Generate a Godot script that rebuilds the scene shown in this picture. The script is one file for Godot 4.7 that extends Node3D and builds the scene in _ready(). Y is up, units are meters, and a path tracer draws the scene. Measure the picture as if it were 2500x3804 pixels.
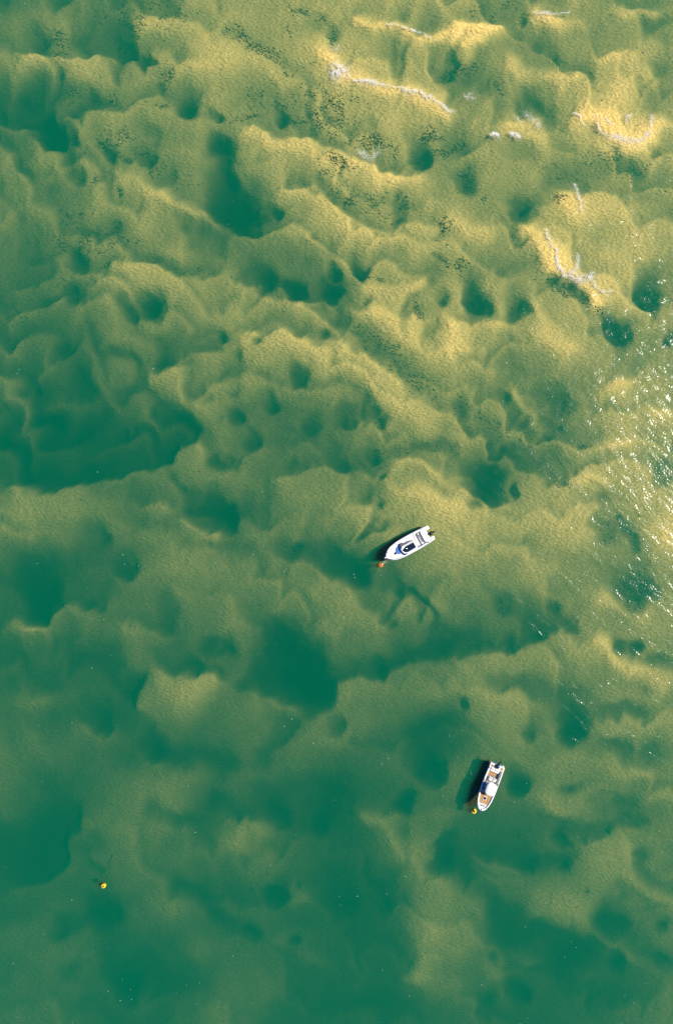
extends Node3D
# An estuary seen from a drone: sandbars under clear green water, two moored motorboats, three mooring buoys.
# x runs to the right of the photograph, z down it, y up; the water lies at y = 0. Soundings are in decimetres, all else in metres.

const PITS := [
	[-36.96,-59.24,2.21,1.38,75,2.3,0.4], [-34.51,-64.79,1.1,2.02,90,2.4,0], [-42.16,-64.34,0.74,0.74,90,2.2,0], [-26.34,-57.91,4.05,1.65,60,2.4,0.6], [-22.7,-56.41,2.02,0.64,25,2,0.9], [-34.58,-54.05,1.47,0.64,80,1.9,0.5], 
	[-36.12,-47.04,6.07,1.93,78,3.6,0.1], [-32.49,-46.03,2.76,0.83,70,2,0.9], [-28.1,-44.75,3.68,1.01,70,2,0.9], [-25.87,-43.96,2.21,0.55,60,1.8,0.9], [-23.61,-43.84,2.76,1.01,50,2,0.9], [-33,-41.88,2.21,1.2,55,2.2,0.1], 
	[-30.69,-41.38,1.65,0.74,60,1.7,0.7], [-27.37,-40.23,1.29,0.55,60,1.5,0.9], [-36.31,-41.96,1.47,0.74,60,1.5,0.1], [-40.17,-42.54,1.1,0.92,90,1.6,0.1], [-38.2,-44.31,0.74,0.37,60,1.4,0.2], [-18.72,-50.57,2.76,1.38,80,2.4,0.6], 
	[-15.1,-49.42,2.21,0.7,30,2,0.9], [-15.4,-46.37,1.65,0.74,70,2.2,0], [-31.81,-34.55,2.21,1.1,70,1.8,0.4], [-28.14,-35.44,1.84,1.1,60,1.7,0.5], [-12.47,-36.73,8.27,2.21,75,3.8,0], [-7.92,-36.66,1.84,0.83,60,2.2,0.6], 
	[-6.55,-48.82,2.39,0.83,65,2.4,0.3], [-3.32,-49.63,1.29,0.37,80,1.5,0.5], [10.45,-43.23,4.6,1.29,78,2.7,0.4], [0.05,-59.22,1.84,0.64,80,1.3,0.9], [7.73,-36.37,2.76,0.74,75,1.8,0.5], [23.1,-61.12,1.1,0.51,110,1.5,1], 
	[14.02,-54.18,1.84,0.92,70,2,1], [23.27,-37.31,2.76,1.75,80,2.6,0], [15.83,-40.95,2.57,1.38,90,1.8,0.5], [16.28,-44.94,0.74,0.55,90,1.7,0.4], [-32.49,-31.05,1.47,1.1,80,2.4,0.4], [-33.2,-26.29,2.57,1.29,75,3.4,0.1], 
	[-23.43,-25.5,2.21,1.65,60,3.6,0], [-25.74,-24.3,2.21,1.1,50,2.6,0], [-36.91,-25.68,1.84,0.92,60,2.1,0], [-29.47,-21.27,2.21,0.74,60,2,0], [-22.06,-18.41,2.76,1.38,90,2.6,0.1], [-14.41,-21.32,1.65,0.74,70,2.4,0.3], 
	[-32.5,-15.17,5.52,1.84,70,3.2,0.1], [-38.3,-15.83,1.84,0.92,60,2.5,0], [-33.23,-13.16,1.84,0.92,70,2.4,0], [-26.66,-14.74,2.76,1.84,80,2.6,0], [-16.48,-14.31,1.65,0.83,60,2,0], [-21.57,-7.04,2.21,1.29,85,3,0], 
	[-20.9,-1.5,1.47,0.74,70,2.2,0], [-8.72,-28.47,2.76,1.38,60,3.2,0], [-5.39,-28.01,2.02,1.29,60,3.2,0.2], [0.24,-29.68,2.94,0.74,70,2.4,0.1], [3.18,-29.77,2.21,0.92,85,2.4,0.1], [-0.5,-26.95,2.57,1.01,60,3,0], 
	[3.43,-25.96,1.29,0.55,100,1.6,0.5], [10.54,-24.56,2.21,0.74,40,1.4,0.5], [13.4,-25.81,1.84,0.64,70,1.8,0.5], [-1.78,-22.18,1.1,0.64,80,2,0], [-9.82,-20.43,1.1,0.55,110,1.9,0], [-14.15,-21.29,0.74,0.55,90,2.2,0], 
	[-11.9,-19.2,1.47,0.83,60,1.6,0], [-4.61,-16.87,1.47,1.1,70,2,0], [-8.49,-12.9,2.39,1.01,65,2.6,0], [-13.27,-11.8,1.65,1.38,80,2.6,0], [-10.89,-8.49,2.02,1.2,70,2.7,0], [-13.02,-15.39,1.1,0.74,60,1.8,0], 
	[-2.7,-10.88,2.21,1.2,90,2.6,0], [0.88,-11.21,1.1,0.64,70,2.2,0.3], [5.46,-11.11,1.47,0.83,50,2,0.5], [-5.81,-6.36,2.21,0.92,50,2.2,0], [0.61,-6.36,1.47,0.92,70,2.3,0], [4.28,-6.65,1.65,0.64,90,2.6,0.2], 
	[6.1,-4.06,1.1,0.55,80,2,0.3], [5.9,-0.94,0.74,0.46,90,1.6,0.3], [17.32,-25.94,4.05,1.56,85,3.5,0.1], [22.32,-25.36,2.76,1.56,70,2.4,0.1], [35.43,-21.19,4.6,1.1,60,2.7,0.7], [39.2,-26.58,3.68,1.47,80,3,0.1], 
	[28.2,-13.8,3.68,1.65,20,2.4,0.2], [18.59,-4.1,4.05,2.76,80,3.3,0.05], [22.32,-2.78,0.92,0.74,70,2.4,0.3], [28.08,-2.96,2.21,0.64,110,1.8,0.5], [30.89,-8.25,0.92,0.55,90,1.7,0.3], [28.32,-10.07,1.47,0.28,80,1.6,0.7], 
	[42.12,-21.17,1.47,0.74,90,2.6,0], [42,-9.2,2.76,0.74,90,2.2,0], [16.47,-1.13,1.47,0.92,70,1.8,0], [-14.45,1.69,5.15,1.56,55,3.6,0], [-16.89,1.58,2.76,1.1,40,2.4,0], [-29.21,3.15,2.39,1.01,80,2.5,0], 
	[-26.27,7.28,3.68,1.65,80,2.5,0], [-37.42,11.97,6.44,2.21,80,3.6,0], [-30.88,12.16,1.1,0.55,60,2.6,0], [-29.1,12.6,1.47,0.64,70,2.4,0], [-21.1,14.06,3.68,1.1,85,2.3,0], [-18.2,19.42,2.21,1.1,70,2.6,0], 
	[-26.49,23.66,2.76,1.84,90,2.7,0], [-29.87,27.04,3.68,1.47,60,3,0], [-22.13,29.62,3.31,1.65,65,3,0], [-5,5.26,2.76,1.1,40,2.5,0.2], [1.62,7.5,4.05,2.02,65,3.1,0], [7.96,9.86,2.76,1.1,50,2.6,0], [6.84,13.87,1.47,1.1,70,2.3,0], 
	[-3.39,22.83,9.19,2.76,70,4.2,0.1], [5.67,20.2,2.21,0.92,50,2.9,0.2], [9.33,18.2,0.92,0.55,60,2.4,0.3], [-0.4,27.26,2.39,1.29,40,2.3,0], [-10.78,20.68,1.1,0.46,100,2.4,0.3], [-12.16,22.16,1.1,0.92,70,2.5,0], 
	[33.91,2.31,2.21,2.02,90,1.7,0.2], [37.69,10.2,4.6,2.11,50,2.2,0.3], [20.99,12.21,2.76,1.1,50,2.1,0.3], [27.4,12.57,1.84,1.1,90,2.1,0.2], [24.49,15.88,1.47,0.92,80,2.2,0.2], [21.59,16.82,1.47,1.1,70,2.4,0], 
	[14.1,17.24,1.1,0.92,80,2.8,0], [29.59,27.02,4.78,2.11,80,2.9,0], [24.29,27.78,2.02,1.1,80,2.1,0], [15.9,24.35,1.1,0.74,80,2.4,0], [36.1,17.29,1.84,0.92,20,1.7,0], [-29.29,51.64,4.6,1.84,75,3.3,0], 
	[-26.45,61.11,4.05,1.84,75,3.4,0], [11.98,32.79,4.6,2.02,75,3.3,0], [8.64,36.64,1.84,1.29,50,3.2,0], [-7.05,38.12,4.05,1.29,60,3.2,0], [-2.44,40,2.76,1.1,110,3.3,0], [-8.36,48.26,1.84,1.47,90,3.4,0.2], 
	[-4.82,47.12,0.74,0.46,60,2.8,0.3], [-11.25,47.69,0.55,0.37,70,2.6,0.6], [0.33,50.27,5.15,2.02,85,3.1,0], [5.31,49.82,2.76,1.65,70,2.9,0], [-10.91,53.51,1.47,1.29,70,2.9,0], [-5.02,54.61,1.1,0.64,60,3.1,0.2], 
	[8.2,39.99,1.84,1.1,70,2,0], [13.6,44.11,2.76,1.47,60,2.9,0], [22.97,34.74,2.76,1.47,85,3,0], [28.58,41.04,1.47,1.1,80,2.5,0], [24.43,44.11,1.47,1.29,60,2.9,0], [28.77,44.35,1.1,0.92,70,2.5,0], [18.66,43.25,1.47,1.1,80,2.5,0], 
	[37.85,42.94,2.21,1.29,110,2.1,0], [29.2,56.6,2.21,2.39,40,2.8,0], [34.75,51.67,3.31,2.11,60,2.9,0], [40.62,52.14,1.1,0.92,70,2.2,0], [35.09,57.89,2.21,1.47,80,2.8,0], [23.36,61.52,3.31,1.29,80,3.1,0], 
	[19.92,56.95,1.1,0.74,70,2.3,0], [19.05,62.21,1.84,1.1,70,2.6,0], [40.65,56.76,1.1,0.92,70,2.3,0], 
]
const MOUNDS := [
	[-40.64,-47.59,2.21,2.76,0,2], [-33.78,-33.77,7.36,1.84,0,1.6], [-15.79,-56.07,3.31,1.65,0,0.5], [-23.6,-61.18,2.76,1.47,0,0.6], [-31.64,-54.18,2.21,1.65,0,0.9], [-2.4,-60.43,2.76,1.29,0,1.1], [16.6,-58.54,2.76,0.92,0,0.2], 
	[26.03,-61.08,2.39,1.1,0,0.2], [16.16,-53.24,2.21,1.47,0,1.4], [25.26,-50.11,3.31,1.65,0,1.3], [40.56,-48.06,1.84,0.92,0,0.4], [22.4,-48.03,1.84,1.1,0,0.2], [23.52,-46.81,3.68,0.92,0,0.5], [36.96,-45.38,3.68,1.1,0,0.6], 
	[39.84,-51.02,2.76,1.65,0,1.3], [39.84,-59.77,2.76,1.84,0,1.3], [40.73,-55.55,2.21,1.47,0,1.2], [38.56,-63.42,2.76,0.74,0,1.3], [34.2,-55.84,2.21,0.92,0,0.3], [14.52,-45.98,2.21,2.02,0,1.5], [32.41,-37.2,4.6,2.21,0,0.5], 
	[38.02,-39.18,2.76,1.1,0,1.3], [-31.26,-28,0.92,1.47,0,1.8], [-33.34,-19.27,4.6,3.68,0,2.1], [-19.27,-11.04,3.13,2.39,0,2.4], [1.24,-12.84,2.21,1.47,0,1.9], [27.83,-30.65,1.65,1.47,0,0.05], [15.54,-20,2.39,1.1,0,0.6], 
	[18.82,-24.01,2.21,1.1,0,0.7], [35.13,-16,3.13,0.92,-20,0.5], [33.86,-8.38,3.13,0.74,0,0.5], [31.5,-3.84,2.94,0.92,0,0.5], [39.69,-12.74,1.84,1.1,0,0.6], [22.23,-6.43,3.31,1.65,0,1.8], [40.77,-5.5,1.84,1.84,0,1.4], 
	[-30.25,3.6,1.65,2.21,0,2.2], [-37.69,9.12,3.13,4.6,0,2.6], [-31.9,10.2,2.76,2.57,0,2.2], [-38.82,14.88,2.76,0.74,0,1.3], [-41.12,21.04,1.65,1.1,0,2.4], [-37.43,23.67,3.68,1.1,0,1.6], [-20.05,21.44,3.68,1.84,0,1.3], 
	[-5.55,16.48,4.6,2.21,0,2.6], [-5.21,19.34,3.68,3.68,0,3.3], [13.19,17.38,1.84,1.47,0,2.5], [-11.55,25.51,3.68,2.21,0,1.7], [2.15,22.39,2.76,1.1,0,1.6], [12.27,27.85,3.31,2.76,0,2.5], [7.62,10.87,2.76,0.92,0,1.4], 
	[14.99,16.47,2.76,1.84,0,2.5], [37.61,17.13,0.74,1.1,0,1.9], [39.91,19.1,2.21,1.1,0,1.6], [39.02,30.63,1.47,1.47,0,1.7], [40.58,2.66,2.21,2.76,0,0.5], [27.94,16.31,2.76,1.29,0,1], [21.59,24.14,2.76,1.84,0,1.1], 
	[27.98,30.9,3.68,1.1,0,1.2], [-37.8,43.22,4.23,3.31,0,3], [-35.35,38.19,2.76,2.76,0,2.8], [-30.35,39.2,2.02,1.1,0,1.8], [-30.73,42.89,1.65,0.74,0,1.9], [-35.27,52.25,2.39,1.65,0,2.5], [-39.47,49.83,1.65,1.47,0,2.4], 
	[-33.43,57.76,1.47,1.1,0,2.5], [-24.82,57.8,4.6,3.68,0,2.6], [-22.04,59.6,5.52,4.6,0,2.5], [-15.63,36.29,2.21,2.76,0,2.6], [-19.18,34.06,3.68,2.21,0,1.7], [-14.63,40.66,2.21,0.74,0,1.8], [-16.48,54.81,2.76,1.84,0,2], 
	[-21.95,46.55,3.68,3.68,0,1.9], [-3.34,35.72,4.6,3.68,0,2.5], [-1.14,36.37,2.21,2.76,0,2.9], [-10.26,39.7,2.76,1.65,0,1.6], [-11.91,42.1,3.68,1.84,0,1.7], [-4.61,48.71,2.02,1.1,0,1.8], [4.01,47.69,4.6,3.68,0,2.6], 
	[-1.51,52.25,5.52,2.76,0,2.5], [-3.33,56.46,2.76,1.29,30,2], [-7.36,54.26,2.21,1.1,0,2], [-9.73,60.27,4.05,2.76,0,1.9], [-13.77,54.45,1.47,1.1,0,2], [9.3,45.11,1.1,1.1,0,2], [4.01,57.8,4.6,4.6,0,2.6], 
	[4.01,62.44,5.52,2.21,0,2.7], [29.4,34.13,1.65,0.74,0,2], [27.07,36.32,2.21,2.76,0,1.2], [32.53,35.05,2.76,0.74,0,1.2], [37.04,32.64,3.68,1.1,0,1], [39.79,35.94,2.21,0.74,0,1.1], [35.39,37.01,3.31,1.1,0,1.8], 
	[33.46,44.55,2.76,2.76,0,1.3], [14.09,43.13,1.29,2.21,0,2.7], [21.8,53.21,2.21,2.21,0,2.6], [33.36,62.35,2.21,1.47,0,2.5], [27.26,60.43,2.76,2.76,0,2.3], [15.26,51.93,3.68,3.31,0,1.6], [18.93,57.99,2.21,1.1,40,1.7], 
	[23.49,56.17,2.21,1.1,0,1.7], [28.01,49.68,2.76,1.84,40,1.4], [35.35,54.12,1.84,0.74,0,1.6], [31.41,58.84,1.1,0.74,0,2], [35.39,62.97,2.21,0.74,0,1.8], 
]
const CHANNELS := [
	[2.2,2.02,0,[-39.41,-52.79,-36.11,-47.65]], [2,0.74,0,[-15.38,-46.31,-13.55,-43.93]], [0.8,1.1,0,[-26.35,-41.79,-19.99,-38.7,-13.38,-35.25]], [1.4,1.47,0.1,[-21.88,-42.85,-16.41,-40.48]], 
	[2.6,0.92,0,[-14.01,-45.4,-13.27,-41.36]], [1.3,0.22,0.8,[-13.34,-48.29,-11.52,-49.11,-10.06,-49.47]], [1.2,0.22,0.8,[-5.68,-48.62,-3.5,-48.9]], [0.4,1.1,0,[-9.11,-46.61,0.33,-43.8,3.95,-42.71,6.68,-41.71]], 
	[0.2,1.1,0,[-1.49,-57.09,1.23,-54.19,3.95,-52.92,7.58,-52.38,11.2,-51.29,14.1,-49.84]], [0.2,0.83,0,[3.05,-60.71,6.67,-59.9,10.3,-59.17,14.17,-59.36]], [0.9,0.26,0.7,[-6.4,-60.18,-6.4,-59.27,-5.49,-57.82]], 
	[1,0.46,0.4,[-5.49,-62.76,-1.49,-61.67]], [1.2,0.37,0.4,[-3.13,-53.54,-3.13,-47.35]], [1.1,0.92,0.5,[-13.14,-59.88,-9.68,-57.88,-6.04,-55.15,-4.04,-53.88]], [0.6,1.47,0,[-14.2,-57.37,-9.66,-55.91,-6.39,-53.37]], 
	[1.2,1.47,0.1,[-12.42,-50.99,-5.14,-51.36]], [1.2,1.47,0.2,[0.69,-39.52,3.97,-38.24,7.61,-37.7]], [1.2,0.37,0.4,[-6.96,-40.98,-4.04,-41.16]], [-0.06,1.01,0,[14.42,-60.13,16.95,-59.95,19.67,-59.77]], 
	[1.2,1.47,0,[21.06,-58.28,25.24,-57,28.89,-55.18]], [1,0.26,0.9,[19.58,-52.94,20.21,-52.39,20.67,-51.48]], [0.4,1.1,0,[21.51,-54.78,25.14,-53.69,28.77,-54.05]], 
	[0.08,1.56,0,[29.28,-48.92,31.45,-49.1,33.27,-47.65,35.98,-46.56,38.7,-47.1]], [1.3,1.65,0.1,[26.17,-42.82,31.64,-43.19,37.11,-41.91]], [0.5,0.92,0,[34.23,-62.78,38.76,-62.06]], [0.5,0.92,0,[35.13,-55.52,39.67,-53.35]], 
	[0.3,1.1,0,[28.39,-39.34,29.66,-37.16]], [0.12,1.1,0,[24.03,-34.79,25.66,-32.97,27.11,-31.89]], [0.6,1.65,0,[13.36,-36.31,17.9,-34.49]], [1.7,0.74,0,[-18.64,-20.86,-15.53,-21.04]], 
	[3.4,1.29,0,[-38.84,-4.65,-35.14,-3.55,-31.44,-5.21]], [1.2,0.26,0.8,[4.15,-29.08,7.43,-29.17]], [1.1,0.29,0.9,[11.61,-31.7,13.07,-31.16,14.16,-30.25]], [1.4,0.46,0.2,[-0.77,-23.19,0.15,-25.56]], 
	[0.6,2.02,0,[-6.03,-21.45,-1.49,-20.18,3.05,-17.64,6.68,-14.37,9.4,-12.19]], [1.3,1.84,0.25,[3.24,-22.08,5.8,-20.08,8.53,-17.71,11.26,-15.52]], [0.6,1.47,0,[3.96,-24.18,7.59,-22.36,11.22,-20.18]], 
	[0.4,1.1,0,[13.93,-23.07,14.19,-20.17]], [1.8,0.74,0,[-8.81,-4.97,-8.99,-2.77,-9.36,-0.07]], [1.6,0.83,0.2,[4.89,-7.33,8.54,-7.52,11.28,-8.43,14.28,-7.52]], [0.6,1.29,0,[7.59,-2.75,11.22,-1.85,14.2,-0.58]], 
	[1.2,0.92,0,[10.35,-4.95,13.08,-2.76]], [0.1,1.38,0,[25.66,-31.38,27.11,-29.75,29.64,-28.48,31.64,-27.21,32.36,-26.49]], [1.3,0.74,0.7,[26.17,-28.28,29.09,-27.73,30.91,-26.64]], 
	[0.5,1.47,0,[23.88,-25.8,26.06,-22.71,28.78,-20.54]], [1.6,1.84,0,[21.65,-18.29,25.31,-15.55,28.59,-13.54]], [0.8,0.92,0,[22.46,-13.66,23.55,-12.03,24.64,-10.39]], [1.5,1.1,0.1,[15.8,-13.17,18.9,-11.34,24.38,-8.61,28.03,-6.42]], 
	[2.3,1.47,0,[-42.19,15.71,-38.52,17.54,-33.94,19.19,-29.72,20.48]], [2.4,1.1,0,[-16.52,16.45,-13.51,17.19]], [2.5,1.29,0,[-20.21,30.24,-16.53,31.16,-13.52,32.04]], [2.1,0.4,0.1,[9.49,10.01,11.69,11.47,12.42,12.76,12.6,15.5]], 
	[1.8,0.83,0,[3.07,3.59,3.25,5.42]], [2.3,1.01,0,[-4.07,24.51,-6.46,27.08,-8.29,29.28,-10.13,31.85]], [2.1,0.74,0,[2.16,29.24,3.99,29.97,6.74,29.24]], [2.5,0.37,0.3,[-14.37,17.2,-13.26,17.57]], 
	[1.4,1.84,0,[-11.52,3.58,-5.14,8.69,2.15,12.7,5.8,14.52]], [1.6,0.46,0.4,[35.35,0.66,36.63,2.67,36.72,4.5]], [1.9,0.92,0,[22.61,12.74,24.81,15.12]], [2.5,0.37,0.4,[17.19,17.11,20.13,16.92]], 
	[1.7,1.1,0,[18.93,20.94,24.41,21.49,28.06,23.32]], [0.6,1.1,0,[32.97,16.27,35.15,19,38.78,20.45,40.6,21.36]], [0.7,0.92,0,[33.35,10.47,36.07,11.56,38.8,12.65]], [1.2,0.74,0,[33.44,21.24,37.99,22.34]], 
	[1.5,0.83,0,[32.59,24.2,38.06,24.75]], [1.7,0.83,0,[33.54,29.16,36.28,30.26]], [2.4,0.64,0,[-33.04,44.32,-30.47,45.05]], [2.5,1.29,0,[-20.21,47.66,-16.53,50.05,-13.52,52.62]], [2.2,1.29,0,[-23.83,37.11,-20.16,39.31,-16.5,40.04]], 
	[1.5,1.84,0,[3.07,37.67,5.8,38.76,7.63,41.68,10,42.41,12.19,45.51,13.1,49.16,11.28,52.81,10.36,57.37]], [1.9,1.01,0,[25.36,39.23,29.93,40.14,34.5,39.96,38.16,39.04]], [2.3,1.29,0,[19,43.37,23.96,43.37,28.18,43.74]], 
	[1.9,0.92,0,[37.25,44.35,39.62,46.18,42.08,47.64]], [1.2,1.1,0,[36.17,42.33,35.26,44.52,38.9,47.25,41.89,49.07]], [2.4,1.47,0,[13.51,42.67,15.9,45.24,19.02,48.54,21.22,51.29,22.32,54.05]], 
	[2.6,1.65,0,[24.56,53.57,28.24,55.05,30.99,55.41]], [2.1,1.29,0,[36.38,53.94,40.04,57.05]], [1.6,0.92,0,[31.7,51.57,36.26,54.67,39,58.32,41.99,61.06]], 
]
const SCARPS := [
	[1.6,1.47,0.8,2.21,0.05,[-41.89,-58.1,-39.16,-57.91,-37.34,-57.46,-34.61,-57.37,-31.69,-56.46,-27.68,-56.46,-26.41,-55.91]], [1.4,1.1,0.9,1.65,0.5,[-24.95,-51.34,-22.21,-50.61,-20.03,-49.89]], 
	[1,0.92,0.6,1.1,0,[-17.63,-57.6,-17.45,-59.6,-14.18,-60.15]], [1.3,1.65,0.5,2.21,0,[-13.13,-48,-9.67,-47.63,-6.4,-47.18,-2.58,-46.18,0.33,-44.72,3.24,-43.82,6.33,-42.54,9.24,-41.27,12.15,-41.82]], 
	[1,1.1,0.5,1.1,0.2,[-2.94,-54.5,-1.67,-56.14,-1.4,-56.86]], [1.2,1.65,0.6,1.84,0.1,[-8.22,-40.54,-6.58,-41,-4.04,-40.18,-2.58,-39.09,0.33,-38.18,3.05,-36.18,5.78,-35.36,7.42,-35.27,9.24,-35.82,13.06,-34.54]], 
	[1.5,1.1,0.7,1.47,0,[13.4,-44.14,16.13,-44.05,16.86,-44.41,18.86,-46.23]], 
	[1.7,1.1,0.9,2.76,0.3,[-30.98,-29.92,-29.16,-30.65,-26.43,-31.01,-24.6,-30.47,-22.6,-30.28,-20.96,-29.55,-18.22,-29.65,-15.86,-29.28,-14.22,-29.92,-13.41,-30.47]], 
	[2.2,2.76,1.5,1.84,0,[-42.06,-28.38,-38.4,-28.93,-36.03,-30.21,-33.83,-31.49]], [1.9,1.29,1,3.31,0,[-24.63,-17.36,-22.62,-17.54,-21.16,-17.91,-20.07,-19.37,-18.42,-20.1,-16.42,-19.91,-13.43,-19.37]], 
	[2.2,1.1,1.5,1.47,0,[-29.26,-14.3,-27.43,-13.38,-25.6,-13.75,-24.87,-15.03]], 
	[3,3.13,1.5,2.76,0,[-42.18,-2.78,-40.34,-3.79,-37.59,-3.33,-34.84,-2.78,-32.64,-3.33,-29.34,-4.43,-25.67,-5.17,-21.09,-5.72,-20.35,-6.82,-19.62,-8.1,-17.42,-9.2,-16.14,-11.03]], 
	[2,1.29,1.3,1.84,0,[-26.67,-0.94,-24.66,-1.4,-21.92,-1.13,-20.09,-0.4]], [1.7,1.47,0.7,2.21,0.05,[-14.24,-28.81,-12.42,-28.26,-10.24,-27.17,-8.78,-26.71,-5.14,-26.71,-2.4,-26.44,-1.13,-25.71]], 
	[1.2,1.1,0.7,1.65,0,[0.69,-28.5,3.97,-28.22,7.24,-28.4,9.06,-29.13,10.51,-29.5,11.97,-27.13]], [1.1,0.92,0.5,1.65,0,[0.33,-25.29,1.6,-25.47,3.96,-24.93,7.23,-24.57,9.05,-24.02,11.23,-24.2]], 
	[1.3,1.84,0.6,2.76,0,[-13.68,-21.67,-12.04,-22.49,-10.04,-22.31,-9.31,-21.13,-8.22,-21.67,-6.95,-22.4,-4.04,-22.22,-1.49,-21.49,1.24,-20.58,3.97,-19.49,6.69,-17.49,9.06,-14.94]], 
	[1.9,1.47,1.1,2.21,0,[-8.98,-4.23,-6.97,-4.77,-4.23,-5.05,-1.86,-5.87,-0.04,-5.78,1.79,-5.5,3.98,-4.77,5.44,-3.86,6.17,-3.13]], [1.9,1.1,1.2,1.47,0,[-0.95,-10.25,-0.04,-10.8,1.61,-10.8,2.7,-11.53,3.98,-11.71,5.44,-10.8]], 
	[1.4,1.1,0.6,1.65,0,[4.88,-6.4,6.7,-6.94,9.42,-6.67,12.15,-5.67,14.23,-4.21]], [1.4,0.74,0.6,1.65,0,[13.39,-24.41,16.12,-23.86,17.57,-23.77,18.67,-24.59,20.67,-24.23,21.94,-23.77,23.4,-24.59]], 
	[2,1.1,0.8,1.65,0,[13.42,-4.22,15.79,-3.13,17.62,-1.85,19.44,-1.49,22.17,-2.04]], [2.2,1.1,1.2,2.76,0,[-21.92,0.66,-19.18,1.21,-16.44,2.31,-14.62,2.86,-13.45,2.86]], 
	[2.4,1.1,1.5,1.84,0,[-29.28,7.98,-27.82,8.17,-25.62,7.98,-25.07,6.34,-24.7,4.51]], [2.5,1.1,1.5,1.84,0,[-42.1,13.48,-39.72,13.66,-38.44,14.39,-36.61,14.58,-35.33,13.48,-34.05,12.01,-31.85,12.01,-28.74,12.75]], 
	[2,1.1,1.4,2.21,0,[-28.5,14.18,-25.58,14.18,-22.84,14.55,-20.46,15.1]], [2.4,1.47,1.3,3.31,0,[-23.96,19.32,-21.95,18.95,-19.2,19.5,-17.56,19.77,-15.54,20.41,-13.46,21.88]], 
	[2.7,1.47,1.5,2.21,0,[-26.01,25.58,-24.91,23.75,-24.55,21.55,-24,19.35]], [2.5,1.1,1.7,2.21,0,[-34.26,25.58,-31.87,27.41,-30.04,28.14,-28.76,27.59,-27.48,25.94]], 
	[2.4,1.1,1.7,1.84,0,[-25.64,29.23,-23.81,30.33,-21.97,30.88,-20.14,30.42]], [2.1,1.29,1.4,2.21,0,[-8.81,4.32,-6.25,5.6,-4.06,6.69,-1.86,7.97,-0.04,9.07,1.79,9.44,3.25,9.44]], [2,0.92,1.5,1.47,0,[3.25,9.44,5.81,10.17,7.64,10.9]], 
	[2.6,2.21,1.6,2.21,0,[-12.49,22.83,-9.75,23.56,-7,24.11,-3.33,23.93,-1.87,23.2,-0.95,21.55,-0.04,20.45,2.16,20.27,3.99,20.82,5.64,21.18,6.74,20.27,9.49,19.17,11.32,18.43,14.33,18.62]], 
	[2.4,1.1,1.8,1.65,0,[-9.2,31.07,-6.63,28.14,-4.43,25.21]], [2.2,1.29,1.1,2.21,0,[13.44,18.56,15.27,18.38,16.73,17.47,19.83,17.28,22.21,17.47,23.67,16.74,25.13,16.37,25.5,15.27,27.32,14.54,28.97,14.36,30.79,14.91]], 
	[1.7,1.1,1.2,1.65,0,[18.9,22.73,21.09,22.1,22.91,22.37,24.73,23.46,25.83,24.92]], [2.9,2.21,2,2.21,0,[-42.24,47.46,-38.56,47.27,-36.18,46.35,-34.16,44.89,-33.79,43.42,-34.16,41.58,-32.32,39.01,-31.95,36.62]], 
	[2.6,1.1,2,1.65,0,[-38.16,53.09,-36.14,54.19,-33.39,53.09,-30.82,52.91,-28.62,52.91]], [2.6,1.65,2,1.84,0,[-19.63,48.51,-17.43,50.16,-15.59,51.99,-13.5,54.01]], 
	[2.5,1.47,1.6,1.84,0,[-14.32,39.82,-12.67,39.08,-11.02,38.26,-9.19,38.35,-7.91,39.27]], [2.2,1.1,1.4,1.47,0,[4.72,37.19,7.28,37.28,9.1,37.19]], [2.3,1.1,1.5,1.84,0,[16.03,43.25,18.04,43.8,21.15,44.17,23.53,44.72,25.36,45.08]], 
	[1.9,1.1,1.2,2.21,0,[28.95,41.69,31.69,41.51,34.42,40.23,37.71,39.32,39.35,38.59]], 
]
const WEED_PATCHES := [
	[-34.02,-59.12,1.47,2.21,0,0.4], [-33.11,-51.84,1.1,1.1,0,0.4], [-28.75,-51.12,1.65,1.1,0,0.5], [-20.92,-54.57,1.1,2.02,0,0.35], [-27.84,-46.39,2.94,1.47,0,0.4], [-25.47,-61.85,4.6,2.21,0,0.2], [-21.83,-62.58,5.52,1.1,0,0.3], 
	[-26.93,-58.21,0.74,2.02,-35,0.9], [-32.38,-37.47,2.39,1.1,0,0.3], [-30.93,-33.83,5.52,1.65,0,0.35], [-0.04,-49.12,3.49,3.49,0,0.45], [3.97,-45.84,3.68,1.01,15,0.5], [12.15,-46.39,2.76,1.84,0,0.6], [-0.58,-42.75,2.39,1.47,0,0.3], 
	[2.15,-39.29,2.76,1.1,15,0.4], [-8.22,-51.12,3.68,1.1,0,0.25], [-3.31,-61.85,2.94,0.55,20,0.5], [13.06,-35.29,1.1,2.21,0,0.4], [15.39,-55.12,1.65,0.74,0,0.9], [22.85,-33.65,0.55,0.92,0,0.7], [14.48,-45.84,2.39,1.84,0,0.5], 
	[34.31,-43.66,4.6,1.47,0,0.25], [19.58,-62.58,2.76,0.92,0,0.3], [27.94,-39.29,0.55,0.74,0,0.6], [17.57,-39.47,1.1,0.74,0,0.4], [-40.02,-25.5,2.76,1.84,0,0.2], [-34.02,-28.23,1.29,2.21,0,0.2], [16.12,-29.87,1.1,1.65,-30,0.5], 
	[33.4,-24.05,1.1,2.02,-25,0.8], [-23.83,52.66,0.37,0.55,0,0.5], [30.86,47.29,0.22,0.37,0,0.8], [22.85,41.01,0.74,0.18,0,0.6], 
]
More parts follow.
